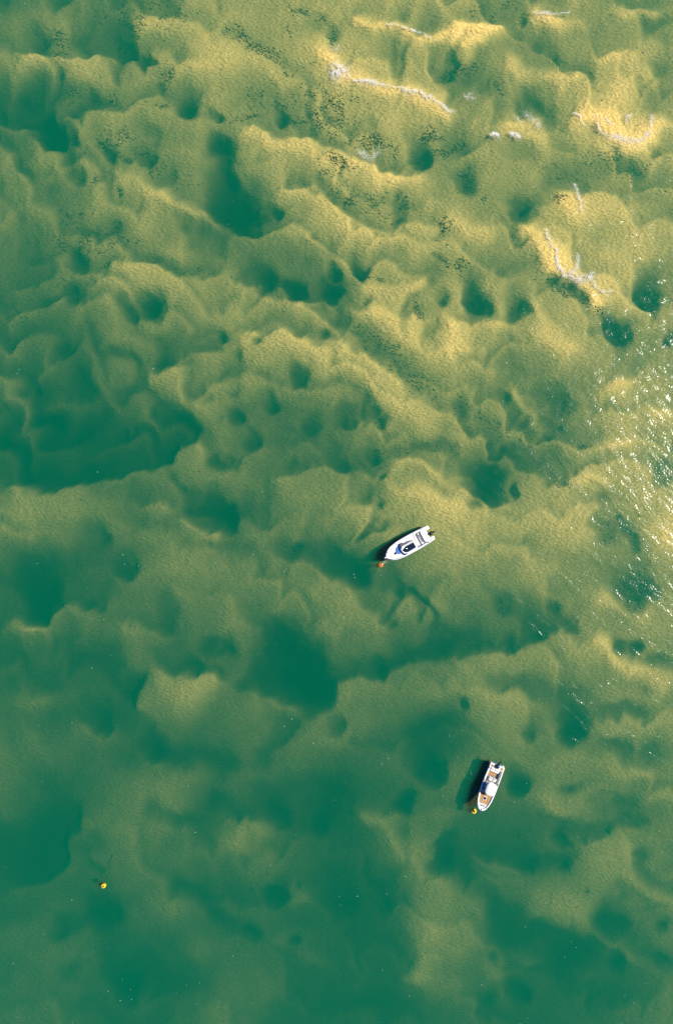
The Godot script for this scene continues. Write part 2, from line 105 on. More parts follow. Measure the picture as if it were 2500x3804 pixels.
const SOUNDINGS := [
	18.0, 13.3, 16.5, 10.7, 8.5, 8.5, 7.4, 8.5, 9.6, 11.8, 7.4, 10.7, 6.3,
	14.5, 13.3, 15.4, 9.6, 7.4, 8.5, 6.3, 8.5, 9.6, 9.6, 9.6, 8.5, 9.6,
	19.1, 17.8, 12.0, 11.8, 9.6, 10.7, 7.4, 7.4, 8.5, 9.6, 7.4, 4.1, 8.5,
	13.4, 13.3, 10.9, 12.9, 15.1, 8.5, 8.5, 7.4, 10.7, 9.6, 10.7, 9.6, 9.6,
	14.5, 14.4, 12.0, 12.9, 19.5, 10.7, 7.4, 9.6, 9.6, 10.7, 6.3, 7.4, 10.7,
	19.1, 17.8, 13.1, 10.7, 10.7, 14.0, 12.9, 9.6, 9.6, 10.7, 7.4, 6.3, 11.8,
	20.2, 18.9, 16.5, 15.1, 11.8, 9.6, 8.5, 9.6, 7.4, 10.7, 8.5, 11.8, 10.7,
	18.0, 23.5, 21.0, 17.3, 14.0, 14.0, 11.8, 8.5, 10.7, 12.9, 14.0, 9.6, 9.6,
	26.0, 26.9, 26.6, 20.6, 16.2, 16.2, 15.1, 11.8, 11.8, 16.2, 12.9, 8.5, 10.7,
	15.6, 14.4, 17.3, 19.0, 20.0, 14.0, 12.0, 10.0, 8.0, 10.0, 8.0, 10.0, 7.0,
	19.8, 22.7, 18.4, 14.0, 15.0, 17.0, 19.0, 16.0, 10.0, 10.0, 10.0, 12.0, 9.0,
	22.9, 20.6, 18.4, 18.0, 16.0, 20.0, 16.0, 15.0, 15.0, 15.0, 12.0, 10.0, 9.0,
	20.8, 22.7, 21.4, 14.0, 17.0, 30.0, 18.0, 16.0, 14.0, 12.0, 13.0, 10.0, 9.0,
	17.7, 19.6, 24.5, 20.0, 19.0, 17.0, 17.0, 19.0, 18.0, 13.0, 14.0, 11.0, 11.0,
	20.8, 23.7, 18.4, 16.0, 18.0, 22.0, 24.0, 20.0, 17.0, 18.0, 13.0, 14.0, 13.0,
	29.1, 26.8, 18.4, 19.0, 21.0, 22.0, 24.0, 19.0, 22.0, 22.0, 18.0, 14.0, 15.0,
	21.8, 20.6, 22.4, 18.0, 22.0, 22.0, 25.0, 20.0, 16.0, 19.0, 15.0, 18.0, 15.0,
	19.8, 19.6, 24.5, 22.0, 20.0, 23.0, 24.0, 22.0, 17.0, 20.0, 24.0, 20.0, 17.0,
	18.7, 20.6, 24.5, 22.0, 18.0, 24.0, 25.0, 24.0, 21.0, 22.0, 22.0, 20.0, 16.0,
]
const STEP := 0.24
const X0 := -47.04
const Z0 := -70.08
const NX := 393
const NZ := 585
const DUNE := 0.25
const CAMERA_HEIGHT := 84.5

var depth := PackedFloat32Array()
var weed := PackedFloat32Array()
var rng := RandomNumberGenerator.new()
var mats := {}
var n1 := make_noise(101, 0.07, 2)
var n2 := make_noise(202, 0.07, 2)
var n3 := make_noise(303, 0.16, 4)
var n4 := make_noise(404, 0.035, 3)
var n5 := make_noise(505, 0.2, 3)


func _ready() -> void:
	rng.seed = 7
	set_camera_and_light()
	make_materials()
	survey()
	make_seabed()
	make_water()
	make_seaweed()
	make_cabin_boat()
	make_console_boat()
	make_moorings()
	make_foam()


func set_camera_and_light() -> void:
	var cam := Camera3D.new()
	cam.name = "camera"
	cam.fov = 73.74
	cam.near = 0.5
	cam.far = 900.0
	cam.position = Vector3(0, CAMERA_HEIGHT, 0)
	cam.rotation_degrees = Vector3(-90, 0, 0)
	add_child(cam)
	cam.current = true
	var env := Environment.new()
	env.background_mode = Environment.BG_SKY
	var sm := ProceduralSkyMaterial.new()
	sm.sky_top_color = Color(0.24, 0.43, 0.74)
	sm.sky_horizon_color = Color(0.66, 0.76, 0.86)
	sm.sky_curve = 0.12
	sm.ground_bottom_color = Color(0.2, 0.3, 0.28)
	sm.ground_horizon_color = Color(0.6, 0.68, 0.72)
	var sky := Sky.new()
	sky.sky_material = sm
	env.sky = sky
	env.background_energy_multiplier = 0.42
	env.tonemap_mode = Environment.TONE_MAPPER_LINEAR
	env.tonemap_exposure = 1.45
	env.volumetric_fog_enabled = true
	env.volumetric_fog_density = 0.0
	env.sdfgi_enabled = true
	env.ssao_enabled = true
	env.ssil_enabled = true
	var we := WorldEnvironment.new()
	we.name = "environment"
	we.environment = env
	add_child(we)
	var sun := DirectionalLight3D.new()
	sun.name = "sun"
	sun.light_energy = 1.5
	sun.light_color = Color(1.0, 0.96, 0.88)
	sun.light_angular_distance = 0.5
	sun.shadow_enabled = true
	add_child(sun)
	var zen := deg_to_rad(43.0)
	var az := deg_to_rad(-11.0)   # how far below the right-hand side of the photograph the sun stands
	var to_sun := Vector3(sin(zen) * cos(az), cos(zen), sin(zen) * sin(az))
	sun.look_at_from_position(to_sun * 100.0, Vector3.ZERO, Vector3.UP)


# ---------------------------------------------------------------- materials
func lin(r: float, g: float, b: float) -> Color:
	return Color(r, g, b).linear_to_srgb()


func plain(called: String, c: Color, rough := 0.5, metal := 0.0) -> StandardMaterial3D:
	var m := StandardMaterial3D.new()
	m.resource_name = called
	m.albedo_color = c
	m.roughness = rough
	m.metallic = metal
	mats[called] = m
	return m


func noise_texture(freq: float, size: int, sd: int, type := FastNoiseLite.TYPE_SIMPLEX_SMOOTH, fractal := FastNoiseLite.FRACTAL_FBM, octaves := 3, ramp: Gradient = null) -> NoiseTexture2D:
	var n := FastNoiseLite.new()
	n.seed = sd
	n.noise_type = type
	n.frequency = freq
	n.fractal_type = fractal
	n.fractal_octaves = octaves
	var t := NoiseTexture2D.new()
	t.width = size
	t.height = size
	t.seamless = true
	t.noise = n
	if ramp:
		t.color_ramp = ramp
	return t


func ramp(a: Array) -> Gradient:
	var g := Gradient.new()
	var at := PackedFloat32Array()
	var cs := PackedColorArray()
	for p in a:
		at.append(p[0])
		cs.append(p[1])
	g.offsets = at
	g.colors = cs
	return g


func make_materials() -> void:
	# sand: fine wave ripples as relief, grains of darker and paler sand as colour
	var sand := StandardMaterial3D.new()
	sand.resource_name = "sand"
	sand.roughness = 1.0
	sand.metallic_specular = 0.2
	sand.uv1_triplanar = true
	sand.uv1_world_triplanar = true
	sand.uv1_scale = Vector3(1.0 / 38.0, 1.0 / 22.0, 1.0 / 17.0)
	sand.albedo_color = Color(1, 1, 1)
	sand.albedo_texture = noise_texture(0.05, 1024, 3, FastNoiseLite.TYPE_SIMPLEX_SMOOTH, FastNoiseLite.FRACTAL_FBM, 4, ramp([[0.15, lin(0.58, 0.43, 0.14)], [0.45, lin(0.69, 0.52, 0.17)], [0.6, lin(0.72, 0.545, 0.18)], [0.9, lin(0.81, 0.625, 0.215)]]))
	sand.heightmap_enabled = true
	sand.heightmap_scale = 17.0
	sand.heightmap_texture = noise_texture(0.03, 1024, 11, FastNoiseLite.TYPE_SIMPLEX_SMOOTH, FastNoiseLite.FRACTAL_RIDGED, 2)
	mats["sand"] = sand
	var water := StandardMaterial3D.new()
	water.resource_name = "water"
	water.transparency = BaseMaterial3D.TRANSPARENCY_ALPHA
	water.albedo_color = Color(1, 1, 1, 0.0)
	water.roughness = 0.19
	water.metallic_specular = 0.3
	water.heightmap_enabled = true
	water.heightmap_texture = noise_texture(0.06, 2048, 21, FastNoiseLite.TYPE_SIMPLEX_SMOOTH, FastNoiseLite.FRACTAL_FBM, 3)
	water.heightmap_scale = 2.4
	water.uv1_scale = Vector3(1.0 / 56.0, 1.0 / 40.0, 1.0)
	mats["water"] = water
	plain("seaweed", lin(0.03, 0.03, 0.014), 0.9)
	plain("foam", lin(0.82, 0.83, 0.82), 0.9)
	plain("gelcoat", lin(0.80, 0.81, 0.82), 0.28)
	plain("nonskid", lin(0.70, 0.71, 0.72), 0.7)
	plain("blue_hull", lin(0.03, 0.12, 0.42), 0.2)
	plain("blue_canvas", lin(0.03, 0.14, 0.50), 0.6)
	plain("grey_vinyl", lin(0.20, 0.21, 0.23), 0.6)
	plain("white_vinyl", lin(0.76, 0.76, 0.76), 0.6)
	plain("black_plastic", lin(0.012, 0.013, 0.016), 0.35)
	plain("dark_glass", lin(0.008, 0.02, 0.045), 0.08)
	plain("rubber", lin(0.03, 0.03, 0.032), 0.8)
	plain("steel", lin(0.62, 0.63, 0.64), 0.25, 1.0)
	plain("cowl_blue", lin(0.015, 0.045, 0.13), 0.18)
	plain("rope", lin(0.62, 0.60, 0.52), 0.9)
	plain("chain", lin(0.03, 0.026, 0.02), 0.9)
	plain("orange_plastic", lin(0.80, 0.20, 0.015), 0.45)
	plain("yellow_plastic", lin(0.80, 0.52, 0.015), 0.45)
	var teak := StandardMaterial3D.new()
	teak.resource_name = "teak"
	teak.roughness = 0.7
	teak.uv1_triplanar = true
	teak.uv1_scale = Vector3(0.35, 2.0, 4.0)
	teak.albedo_texture = noise_texture(0.03, 256, 31, FastNoiseLite.TYPE_SIMPLEX_SMOOTH, FastNoiseLite.FRACTAL_FBM, 3, ramp([[0.2, lin(0.30, 0.16, 0.055)], [0.8, lin(0.50, 0.30, 0.115)]]))
	mats["teak"] = teak


# ---------------------------------------------------------------- the survey of the bed
func paint_weed(i: int, v: float) -> void:
	weed[i] = maxf(weed[i], v)


func box_of(x0: float, x1: float, z0: float, z1: float) -> Array:
	return [clampi(int((x0 - X0) / STEP), 0, NX - 1), clampi(int((x1 - X0) / STEP) + 1, 0, NX - 1), clampi(int((z0 - Z0) / STEP), 0, NZ - 1), clampi(int((z1 - Z0) / STEP) + 1, 0, NZ - 1)]


func survey() -> void:
	depth.resize(NX * NZ)
	weed.resize(NX * NZ)
	var chart := Image.create_empty(13, 19, false, Image.FORMAT_RF)
	for r in 19:
		for c in 13:
			chart.set_pixel(c, r, Color(SOUNDINGS[r * 13 + c] / 10.0, 0, 0))
	chart.resize(130, 190, Image.INTERPOLATE_CUBIC)
	for j in NZ:
		for i in NX:
			var u := clampf((X0 + i * STEP + 42.3) / 84.6 * 120.0 + 4.5, 0.0, 128.9)
			var v := clampf((Z0 + j * STEP + 64.4) / 128.8 * 180.0 + 4.5, 0.0, 188.9)
			var a := int(u)
			var b := int(v)
			var fu := u - a
			var fv := v - b
			depth[j * NX + i] = lerpf(lerpf(chart.get_pixel(a, b).r, chart.get_pixel(a + 1, b).r, fu), lerpf(chart.get_pixel(a, b + 1).r, chart.get_pixel(a + 1, b + 1).r, fu), fv)
	for m in MOUNDS:
		mound(m[0], m[1], m[2], m[3], deg_to_rad(m[4]), m[5])
	for c in CHANNELS:
		channel(c[0], c[1], c[2], c[3])
	for s in SCARPS:
		scarp(s[0], s[1], s[2], s[3], s[4], s[5])
	for p in PITS:
		pit(p[0], p[1], p[2], p[3], deg_to_rad(p[4]), p[5], p[6])
	for w in WEED_PATCHES:
		weed_patch(w[0], w[1], w[2], w[3], deg_to_rad(w[4]), w[5])
	# bars and holes stand out a little more than they were drawn
	var flat := Image.create_from_data(NX, NZ, false, Image.FORMAT_RF, depth.to_byte_array())
	flat.resize(NX / 24, NZ / 24, Image.INTERPOLATE_BILINEAR)
	flat.resize(NX / 48, NZ / 48, Image.INTERPOLATE_BILINEAR)
	flat.resize(NX, NZ, Image.INTERPOLATE_CUBIC)
	var wide := flat.get_data().to_float32_array()
	for k in depth.size():
		var low := smoothstep(-12.0, 25.0, Z0 + (k / NX) * STEP)
		depth[k] = lerpf(wide[k], depth[k], lerpf(1.6, 2.0, low)) + lerpf(0.14, 0.42, low) + 0.3 * (1.0 - 0.7 * low) * (1.0 - 0.55 * smoothstep(-10.0, -45.0, Z0 + (k / NX) * STEP)) * smoothstep(30.0, -5.0, X0 + (k % NX) * STEP - 0.5 * (Z0 + (k / NX) * STEP))
	dunes()
	# currents smooth the deeper sand
	var soft := Image.create_from_data(NX, NZ, false, Image.FORMAT_RF, depth.to_byte_array())
	soft.resize(NX / 6, NZ / 6, Image.INTERPOLATE_BILINEAR)
	soft.resize(NX, NZ, Image.INTERPOLATE_CUBIC)
	var smooth := soft.get_data().to_float32_array()
	for k in depth.size():
		depth[k] = lerpf(depth[k], smooth[k], 0.1)
	# from the survey's own scale to metres of water
	for k in depth.size():
		depth[k] = 0.56 * signf(depth[k]) * pow(absf(depth[k]), 1.18)


func saw(phase: float, jump: float) -> float:
	# the profile of a migrating dune, from its shallow crest (-1) down its long back to the trough (1) and up the slip face
	var f := phase - floorf(phase)
	return 2.0 * f / (1.0 - jump) - 1.0 if f < 1.0 - jump else lerpf(1.0, -1.0, smoothstep(1.0 - jump, 1.0, f))


func dunes() -> void:
	# lobed dunes that migrate up the photograph, in two sizes
	var bend := make_noise(601, 0.045, 1)
	var lobe := make_noise(602, 0.1, 1)
	var small := make_noise(603, 0.22, 1)
	var tall := make_noise(604, 0.045, 2)
	var tall2 := make_noise(605, 0.09, 2)
	var hole := make_noise(606, 0.28, 2)
	var ca := cos(deg_to_rad(24.0))
	var sa := sin(deg_to_rad(24.0))
	for j in NZ:
		for i in NX:
			var x := X0 + i * STEP
			var z := Z0 + j * STEP
			var v := -x * sa + z * ca
			var u := x * ca + z * sa
			var p1 := (v + 5.0 * bend.get_noise_2d(x, z) + 4.6 * absf(lobe.get_noise_2d(u * 1.25, v * 0.75))) / lerpf(6.4, 8.5, smoothstep(-20.0, 40.0, z))
			var p2 := (v + 2.0 * bend.get_noise_2d(z, x) + 2.2 * absf(small.get_noise_2d(u * 1.2, v * 0.75))) / 2.9
			var east := smoothstep(-32.0, 8.0, x)
			var s1 := saw(p1, lerpf(0.34, 0.18, east))
			var s2 := saw(p2, 0.22)
			# calmer and broader in the deeper water of the lower half
			var low := smoothstep(-12.0, 25.0, z)
			var m1 := clampf(0.75 + 1.1 * tall.get_noise_2d(x, z), 0.1, 1.3) * (1.0 - 0.62 * low) * lerpf(0.8, 1.0, east)
			var m2 := clampf(0.4 + 1.3 * tall2.get_noise_2d(x, z), 0.0, 1.0) * (1.0 - 0.9 * low) * east
			# scour where the trough meets the next face
			var h := clampf(hole.get_noise_2d(u, v * 0.8) * 2.2 - 0.25, 0.0, 1.0) * smoothstep(0.0, 0.9, s1) * m1
			var k := j * NX + i
			depth[k] *= 1.0 + DUNE * s1 * m1 + 0.3 * DUNE * s2 * m2 + 0.4 * h * (1.0 - 0.8 * low)


func mound(x: float, z: float, rx: float, rz: float, ang: float, d: float) -> void:
	var far := maxf(rx, rz) * 1.9
	var b := box_of(x - far, x + far, z - far, z + far)
	var ca := cos(ang)
	var sa := sin(ang)
	for j in range(b[2], b[3] + 1):
		for i in range(b[0], b[1] + 1):
			var ex := X0 + i * STEP - x
			var ez := Z0 + j * STEP - z
			var u := (ex * ca + ez * sa) / rx
			var v := (-ex * sa + ez * ca) / rz
			var r := u * u + v * v
			if r < 3.6:
				var k := j * NX + i
				depth[k] = lerpf(depth[k], d, 0.8 * exp(-1.1 * r))


func weed_patch(x: float, z: float, rx: float, rz: float, ang: float, den: float) -> void:
	var far := maxf(rx, rz) * 1.5
	var b := box_of(x - far, x + far, z - far, z + far)
	var ca := cos(ang)
	var sa := sin(ang)
	for j in range(b[2], b[3] + 1):
		for i in range(b[0], b[1] + 1):
			var ex := X0 + i * STEP - x
			var ez := Z0 + j * STEP - z
			var u := (ex * ca + ez * sa) / rx
			var v := (-ex * sa + ez * ca) / rz
			paint_weed(j * NX + i, den * (1.0 - smoothstep(0.3, 1.4, sqrt(u * u + v * v))))


func channel(d: float, w: float, weeds: float, p: Array) -> void:
	var n := p.size() / 2
	var lo := Vector2(1e9, 1e9)
	var hi := -lo
	for k in n:
		lo = lo.min(Vector2(p[2 * k], p[2 * k + 1]))
		hi = hi.max(Vector2(p[2 * k], p[2 * k + 1]))
	var far := w * 2.1
	var b := box_of(lo.x - far, hi.x + far, lo.y - far, hi.y + far)
	for j in range(b[2], b[3] + 1):
		for i in range(b[0], b[1] + 1):
			var x := X0 + i * STEP
			var z := Z0 + j * STEP
			var best := 1e9
			for k in n - 1:
				var ax: float = p[2 * k]
				var az: float = p[2 * k + 1]
				var dx: float = p[2 * k + 2] - ax
				var dz: float = p[2 * k + 3] - az
				var t := clampf(((x - ax) * dx + (z - az) * dz) / (dx * dx + dz * dz), 0.0, 1.0)
				var qx := x - ax - dx * t
				var qz := z - az - dz * t
				best = minf(best, qx * qx + qz * qz)
			if best < far * far:
				var q := j * NX + i
				var g := exp(-best / (w * w))
				depth[q] = lerpf(depth[q], d, 0.76 * g)
				if weeds > 0.0:
					paint_weed(q, weeds * (1.0 - smoothstep(0.3, 1.2, sqrt(best) / w)))


func scarp(deep: float, dw: float, lip: float, lw: float, weeds: float, p: Array) -> void:
	# a slip face: deep water on the left of the line's direction, a shallow lip on its right
	var n := p.size() / 2
	var lo := Vector2(1e9, 1e9)
	var hi := -lo
	var total := 0.0
	for k in n:
		lo = lo.min(Vector2(p[2 * k], p[2 * k + 1]))
		hi = hi.max(Vector2(p[2 * k], p[2 * k + 1]))
		if k > 0:
			total += Vector2(p[2 * k] - p[2 * k - 2], p[2 * k + 1] - p[2 * k - 1]).length()
	var far := maxf(dw, lw) * 2.6
	var b := box_of(lo.x - far, hi.x + far, lo.y - far, hi.y + far)
	for j in range(b[2], b[3] + 1):
		for i in range(b[0], b[1] + 1):
			var x := X0 + i * STEP
			var z := Z0 + j * STEP
			var best := 1e9
			var side := 0.0
			var along := 0.0
			var run := 0.0
			for k in n - 1:
				var ax: float = p[2 * k]
				var az: float = p[2 * k + 1]
				var dx: float = p[2 * k + 2] - ax
				var dz: float = p[2 * k + 3] - az
				var len := sqrt(dx * dx + dz * dz)
				var t := clampf(((x - ax) * dx + (z - az) * dz) / (len * len), 0.0, 1.0)
				var qx := x - ax - dx * t
				var qz := z - az - dz * t
				var q := qx * qx + qz * qz
				if q < best - 1e-6:
					best = q
					side = (dx * (z - az) - dz * (x - ax)) / len
					along = run + t * len
				run += len
			if best < far * far:
				var dist := sqrt(best)
				var taper := smoothstep(0.0, 2.5, along) * smoothstep(0.0, 2.5, total - along)
				var signed := dist if side > 0.0 else -dist
				var s := smoothstep(-0.55, 0.55, signed)
				var k := j * NX + i
				var a := lerpf(depth[k], maxf(deep, depth[k]), 1.0 * taper * exp(-dist / dw))
				var c := lerpf(depth[k], minf(lip, depth[k]), 0.95 * taper * exp(-dist / lw))
				depth[k] = lerpf(a, c, s)
				if weeds > 0.0 and side < 0.0:
					paint_weed(k, weeds * taper * (1.0 - smoothstep(0.2, 0.9, dist / dw)))


func pit(x: float, z: float, reach: float, w: float, ang: float, d: float, weeds: float) -> void:
	# a scour hole: a gentle tail, a steep head in the direction of the angle
	var tail := reach * 1.35
	var far := tail + w * 1.7
	var b := box_of(x - far, x + far, z - far, z + far)
	var ca := cos(ang)
	var sa := sin(ang)
	for j in range(b[2], b[3] + 1):
		for i in range(b[0], b[1] + 1):
			var ex := X0 + i * STEP - x
			var ez := Z0 + j * STEP - z
			var u := ex * ca + ez * sa
			var v := absf(-ex * sa + ez * ca)
			var g := 0.0
			if u >= 0.0:
				g = 1.0 - smoothstep(0.15, 1.3, sqrt(u * u + v * v) / w)
			else:
				var q := -u / tail
				g = (1.0 - smoothstep(lerpf(0.15, -0.2, minf(q * 2.0, 1.0)), 1.3 + 0.4 * minf(q, 1.0), v / (1.15 * w))) * pow(1.0 - minf(q, 1.0), 1.4)
			if g > 0.0:
				var k := j * NX + i
				depth[k] = lerpf(depth[k], maxf(depth[k], d), 0.76 * g)
				if weeds > 0.0:
					paint_weed(k, weeds * smoothstep(0.15, 0.8, g))


func bed_at(x: float, z: float) -> float:
	var u := clampf((x - X0) / STEP, 0.0, NX - 1.001)
	var v := clampf((z - Z0) / STEP, 0.0, NZ - 1.001)
	var a := int(u)
	var b := int(v)
	var k := b * NX + a
	return -lerpf(lerpf(depth[k], depth[k + 1], u - a), lerpf(depth[k + NX], depth[k + NX + 1], u - a), v - b)


func axis(from: float, n: int) -> PackedFloat32Array:
	# the surveyed stretch evenly, then ever longer strides out to some 170 m
	var out := PackedFloat32Array()
	var outer := PackedFloat32Array()
	var s := STEP
	var d := 0.0
	while d < 110.0:
		s *= 1.16
		d += s
		outer.append(d)
	for k in range(outer.size() - 1, -1, -1):
		out.append(from - outer[k])
	for k in n:
		out.append(from + k * STEP)
	for k in outer.size():
		out.append(from + (n - 1) * STEP + outer[k])
	return out


func sheet(xs: PackedFloat32Array, zs: PackedFloat32Array, ys: PackedFloat32Array, uvs: PackedVector2Array) -> ArrayMesh:
	var w := xs.size()
	var h := zs.size()
	var v := PackedVector3Array()
	v.resize(w * h)
	var nrm := PackedVector3Array()
	nrm.resize(w * h)
	for j in h:
		var ja := maxi(j - 1, 0)
		var jb := mini(j + 1, h - 1)
		for i in w:
			var ia := maxi(i - 1, 0)
			var ib := mini(i + 1, w - 1)
			var k := j * w + i
			v[k] = Vector3(xs[i], ys[k], zs[j])
			nrm[k] = Vector3(-(ys[j * w + ib] - ys[j * w + ia]) / (xs[ib] - xs[ia]), 1.0, -(ys[jb * w + i] - ys[ja * w + i]) / (zs[jb] - zs[ja])).normalized()
	var idx := PackedInt32Array()
	idx.resize((w - 1) * (h - 1) * 6)
	var at := 0
	for j in h - 1:
		for i in w - 1:
			var k := j * w + i
			idx[at] = k
			idx[at + 1] = k + 1
			idx[at + 2] = k + w
			idx[at + 3] = k + 1
			idx[at + 4] = k + w + 1
			idx[at + 5] = k + w
			at += 6
	var arr := []
	arr.resize(Mesh.ARRAY_MAX)
	arr[Mesh.ARRAY_VERTEX] = v
	arr[Mesh.ARRAY_NORMAL] = nrm
	arr[Mesh.ARRAY_INDEX] = idx
	if uvs.size():
		arr[Mesh.ARRAY_TEX_UV] = uvs
	var mesh := ArrayMesh.new()
	mesh.add_surface_from_arrays(Mesh.PRIMITIVE_TRIANGLES, arr)
	return mesh


func make_noise(sd: int, freq: float, octaves := 3) -> FastNoiseLite:
	var n := FastNoiseLite.new()
	n.seed = sd
	n.noise_type = FastNoiseLite.TYPE_SIMPLEX_SMOOTH
	n.frequency = freq
	n.fractal_octaves = octaves
	return n


func bent(x: float, z: float) -> Vector2:
	# where the survey is read for a place: outlines wander a little
	return Vector2(x + n1.get_noise_2d(x, z) + 0.85 * n5.get_noise_2d(x, z), z + n2.get_noise_2d(x, z) + 0.85 * n5.get_noise_2d(z, x))


func ground(x: float, z: float) -> float:
	var q := bent(x, z)
	var y := bed_at(q.x, q.y)
	var out := maxf(maxf(X0 - x, x - X0 - (NX - 1) * STEP), maxf(Z0 - z, z - Z0 - (NZ - 1) * STEP))
	if out > 0.0:
		y = lerpf(y, -0.9 - 1.0 * n4.get_noise_2d(x, z), smoothstep(0.0, 14.0, out))
	# dune-scale unevenness, less of it where the sand nearly dries
	return y + 0.16 * n3.get_noise_2d(x, z) * clampf(-y, 0.03, 1.0)


func make_seabed() -> void:
	var xs := axis(X0, NX)
	var zs := axis(Z0, NZ)
	var ys := PackedFloat32Array()
	ys.resize(xs.size() * zs.size())
	for j in zs.size():
		for i in xs.size():
			var x := xs[i]
			var z := zs[j]
			var y := ground(x, z)
			ys[j * xs.size() + i] = y
	var o := MeshInstance3D.new()
	o.name = "seabed"
	o.mesh = sheet(xs, zs, ys, PackedVector2Array())
	o.material_override = mats["sand"]
	o.set_meta("kind", "structure")
	o.set_meta("label", "rippled golden sand of the shallow estuary bed with scour holes")
	add_child(o)


func make_water() -> void:
	var xs := PackedFloat32Array()
	var zs := PackedFloat32Array()
	var s := 0.22
	for i in 455:
		xs.append(-49.94 + i * s)
	for j in 645:
		zs.append(-70.84 + j * s)
	xs.insert(0, -158.0)
	xs.append(158.0)
	zs.insert(0, -180.0)
	zs.append(180.0)
	var swell := make_noise(55, 0.08, 2)
	var chop := make_noise(56, 1.0, 2)
	var gust := make_noise(57, 0.06, 3)
	var w := xs.size()
	var ys := PackedFloat32Array()
	ys.resize(w * zs.size())
	var uvs := PackedVector2Array()
	uvs.resize(ys.size())
	var ca := cos(deg_to_rad(38.0))
	var sa := sin(deg_to_rad(38.0))
	for j in zs.size():
		for i in w:
			var x := xs[i]
			var z := zs[j]
			# crests run down to the right; u along them, v across
			var u := x * ca + z * sa
			var v := -x * sa + z * ca
			uvs[j * w + i] = Vector2(u, v)
			var y := 0.0
			if i > 0 and j > 0 and i < w - 1 and j < zs.size() - 1:
				# the chop is steepest over the bars at the upper right and dies down in the deep lee at the lower left
				var rough := (0.3 + 0.22 * smoothstep(-15.0, 35.0, x)) * (0.85 + 1.75 * smoothstep(0.0, -38.0, z) + 0.5 * smoothstep(5.0, 35.0, z)) * (1.15 + 0.4 * gust.get_noise_2d(x, z))
				y = 0.05 * swell.get_noise_2d(u * 0.5, v * 2.6) + 0.085 * rough * chop.get_noise_2d(u * 0.36, v * 0.95)
			ys[j * w + i] = 0.03 + y
	var o := MeshInstance3D.new()
	o.name = "water"
	o.mesh = sheet(xs, zs, ys, uvs)
	o.material_override = mats["water"]
	o.set_meta("kind", "structure")
	o.set_meta("label", "wind-rippled surface of the green water")
	add_child(o)
	var body := FogVolume.new()
	body.name = "water_body"
	body.size = Vector3(310, 14.0, 350)
	body.position = Vector3(0, -7.0, 0)
	var fm := FogMaterial.new()
	fm.albedo = lin(0.0, 0.60, 0.325)
	fm.density = 0.83
	body.material = fm
	body.set_meta("kind", "structure")
	body.set_meta("label", "green turbid body of the water over the sand")
	add_child(body)


# ---------------------------------------------------------------- things
func tag(o: Node, label: String, category: String, group := "", kind := "") -> Node:
	o.set_meta("label", label)
	o.set_meta("category", category)
	if group:
		o.set_meta("group", group)
	if kind:
		o.set_meta("kind", kind)
	return o


func make_seaweed() -> void:
	# clumps of drifted weed: ragged little heaps of blades
	var st := SurfaceTool.new()
	st.begin(Mesh.PRIMITIVE_TRIANGLES)
	for k in 11:
		var a := TAU * k / 11.0 + rng.randf_range(-0.3, 0.3)
		var r := rng.randf_range(0.55, 1.2)
		var wd := rng.randf_range(0.18, 0.4)
		var d := Vector3(cos(a), 0, sin(a))
		var p := Vector3(-d.z, 0, d.x) * wd
		var lift := rng.randf_range(0.1, 0.35)
		st.add_vertex(-p * 0.6 + Vector3(0, 0.02, 0))
		st.add_vertex(d * r * 0.6 + Vector3(0, lift, 0) + p)
		st.add_vertex(p * 0.6 + Vector3(0, 0.02, 0))
		st.add_vertex(d * r * 0.6 + Vector3(0, lift, 0) + p)
		st.add_vertex(-p * 0.6 + Vector3(0, 0.02, 0))
		st.add_vertex(d * r + Vector3(0, lift * 0.3, 0) - p * 0.3)
	var clump := st.commit()
	var patch := make_noise(77, 0.35, 3)
	var spots := []
	for j in range(1, NZ - 1):
		for i in range(1, NX - 1):
			var x := X0 + i * STEP
			var z := Z0 + j * STEP
			var at := bent(x, z)
			var q := weed[clampi(roundi((at.y - Z0) / STEP), 0, NZ - 1) * NX + clampi(roundi((at.x - X0) / STEP), 0, NX - 1)]
			q = q * clampf(0.55 + 1.6 * patch.get_noise_2d(x, z), 0.0, 1.2) + 0.0004
			if rng.randf() < q * 2.6:
				spots.append([x + rng.randf_range(-0.12, 0.12), z + rng.randf_range(-0.12, 0.12), rng.randf_range(0.05, 0.11) + 0.1 * minf(q, 1.0) * rng.randf()])
	var mm := MultiMesh.new()
	mm.transform_format = MultiMesh.TRANSFORM_3D
	mm.mesh = clump
	mm.instance_count = spots.size()
	for k in spots.size():
		var sp: Array = spots[k]
		var s: float = sp[2]
		var bs := Basis(Vector3.UP, -0.42 + rng.randfn(0.0, 0.5)) * Basis.from_scale(Vector3(s * rng.randf_range(1.0, 2.6), s, s * rng.randf_range(0.5, 1.0)))
		mm.set_instance_transform(k, Transform3D(bs, Vector3(sp[0], ground(sp[0], sp[1]) + 0.015, sp[1])))
	var o := MultiMeshInstance3D.new()
	o.name = "seaweed"
	o.multimesh = mm
	o.material_override = mats["seaweed"]
	tag(o, "dark fragments of seaweed strewn over the sand and in the holes", "seaweed", "", "stuff")
	add_child(o)
	print("weed clumps ", spots.size())


# ---- shapes
func part(called: String, mesh: Mesh, mat: String, parent: Node3D) -> MeshInstance3D:
	var o := MeshInstance3D.new()
	o.name = called
	o.mesh = mesh
	o.material_override = mats[mat]
	parent.add_child(o, true)
	return o


func thing(called: String, label: String, category: String, at: Vector3, turn := 0.0, group := "") -> Node3D:
	var o := Node3D.new()
	o.name = called
	add_child(o)
	o.position = at
	o.rotation.y = turn
	tag(o, label, category, group)
	return o


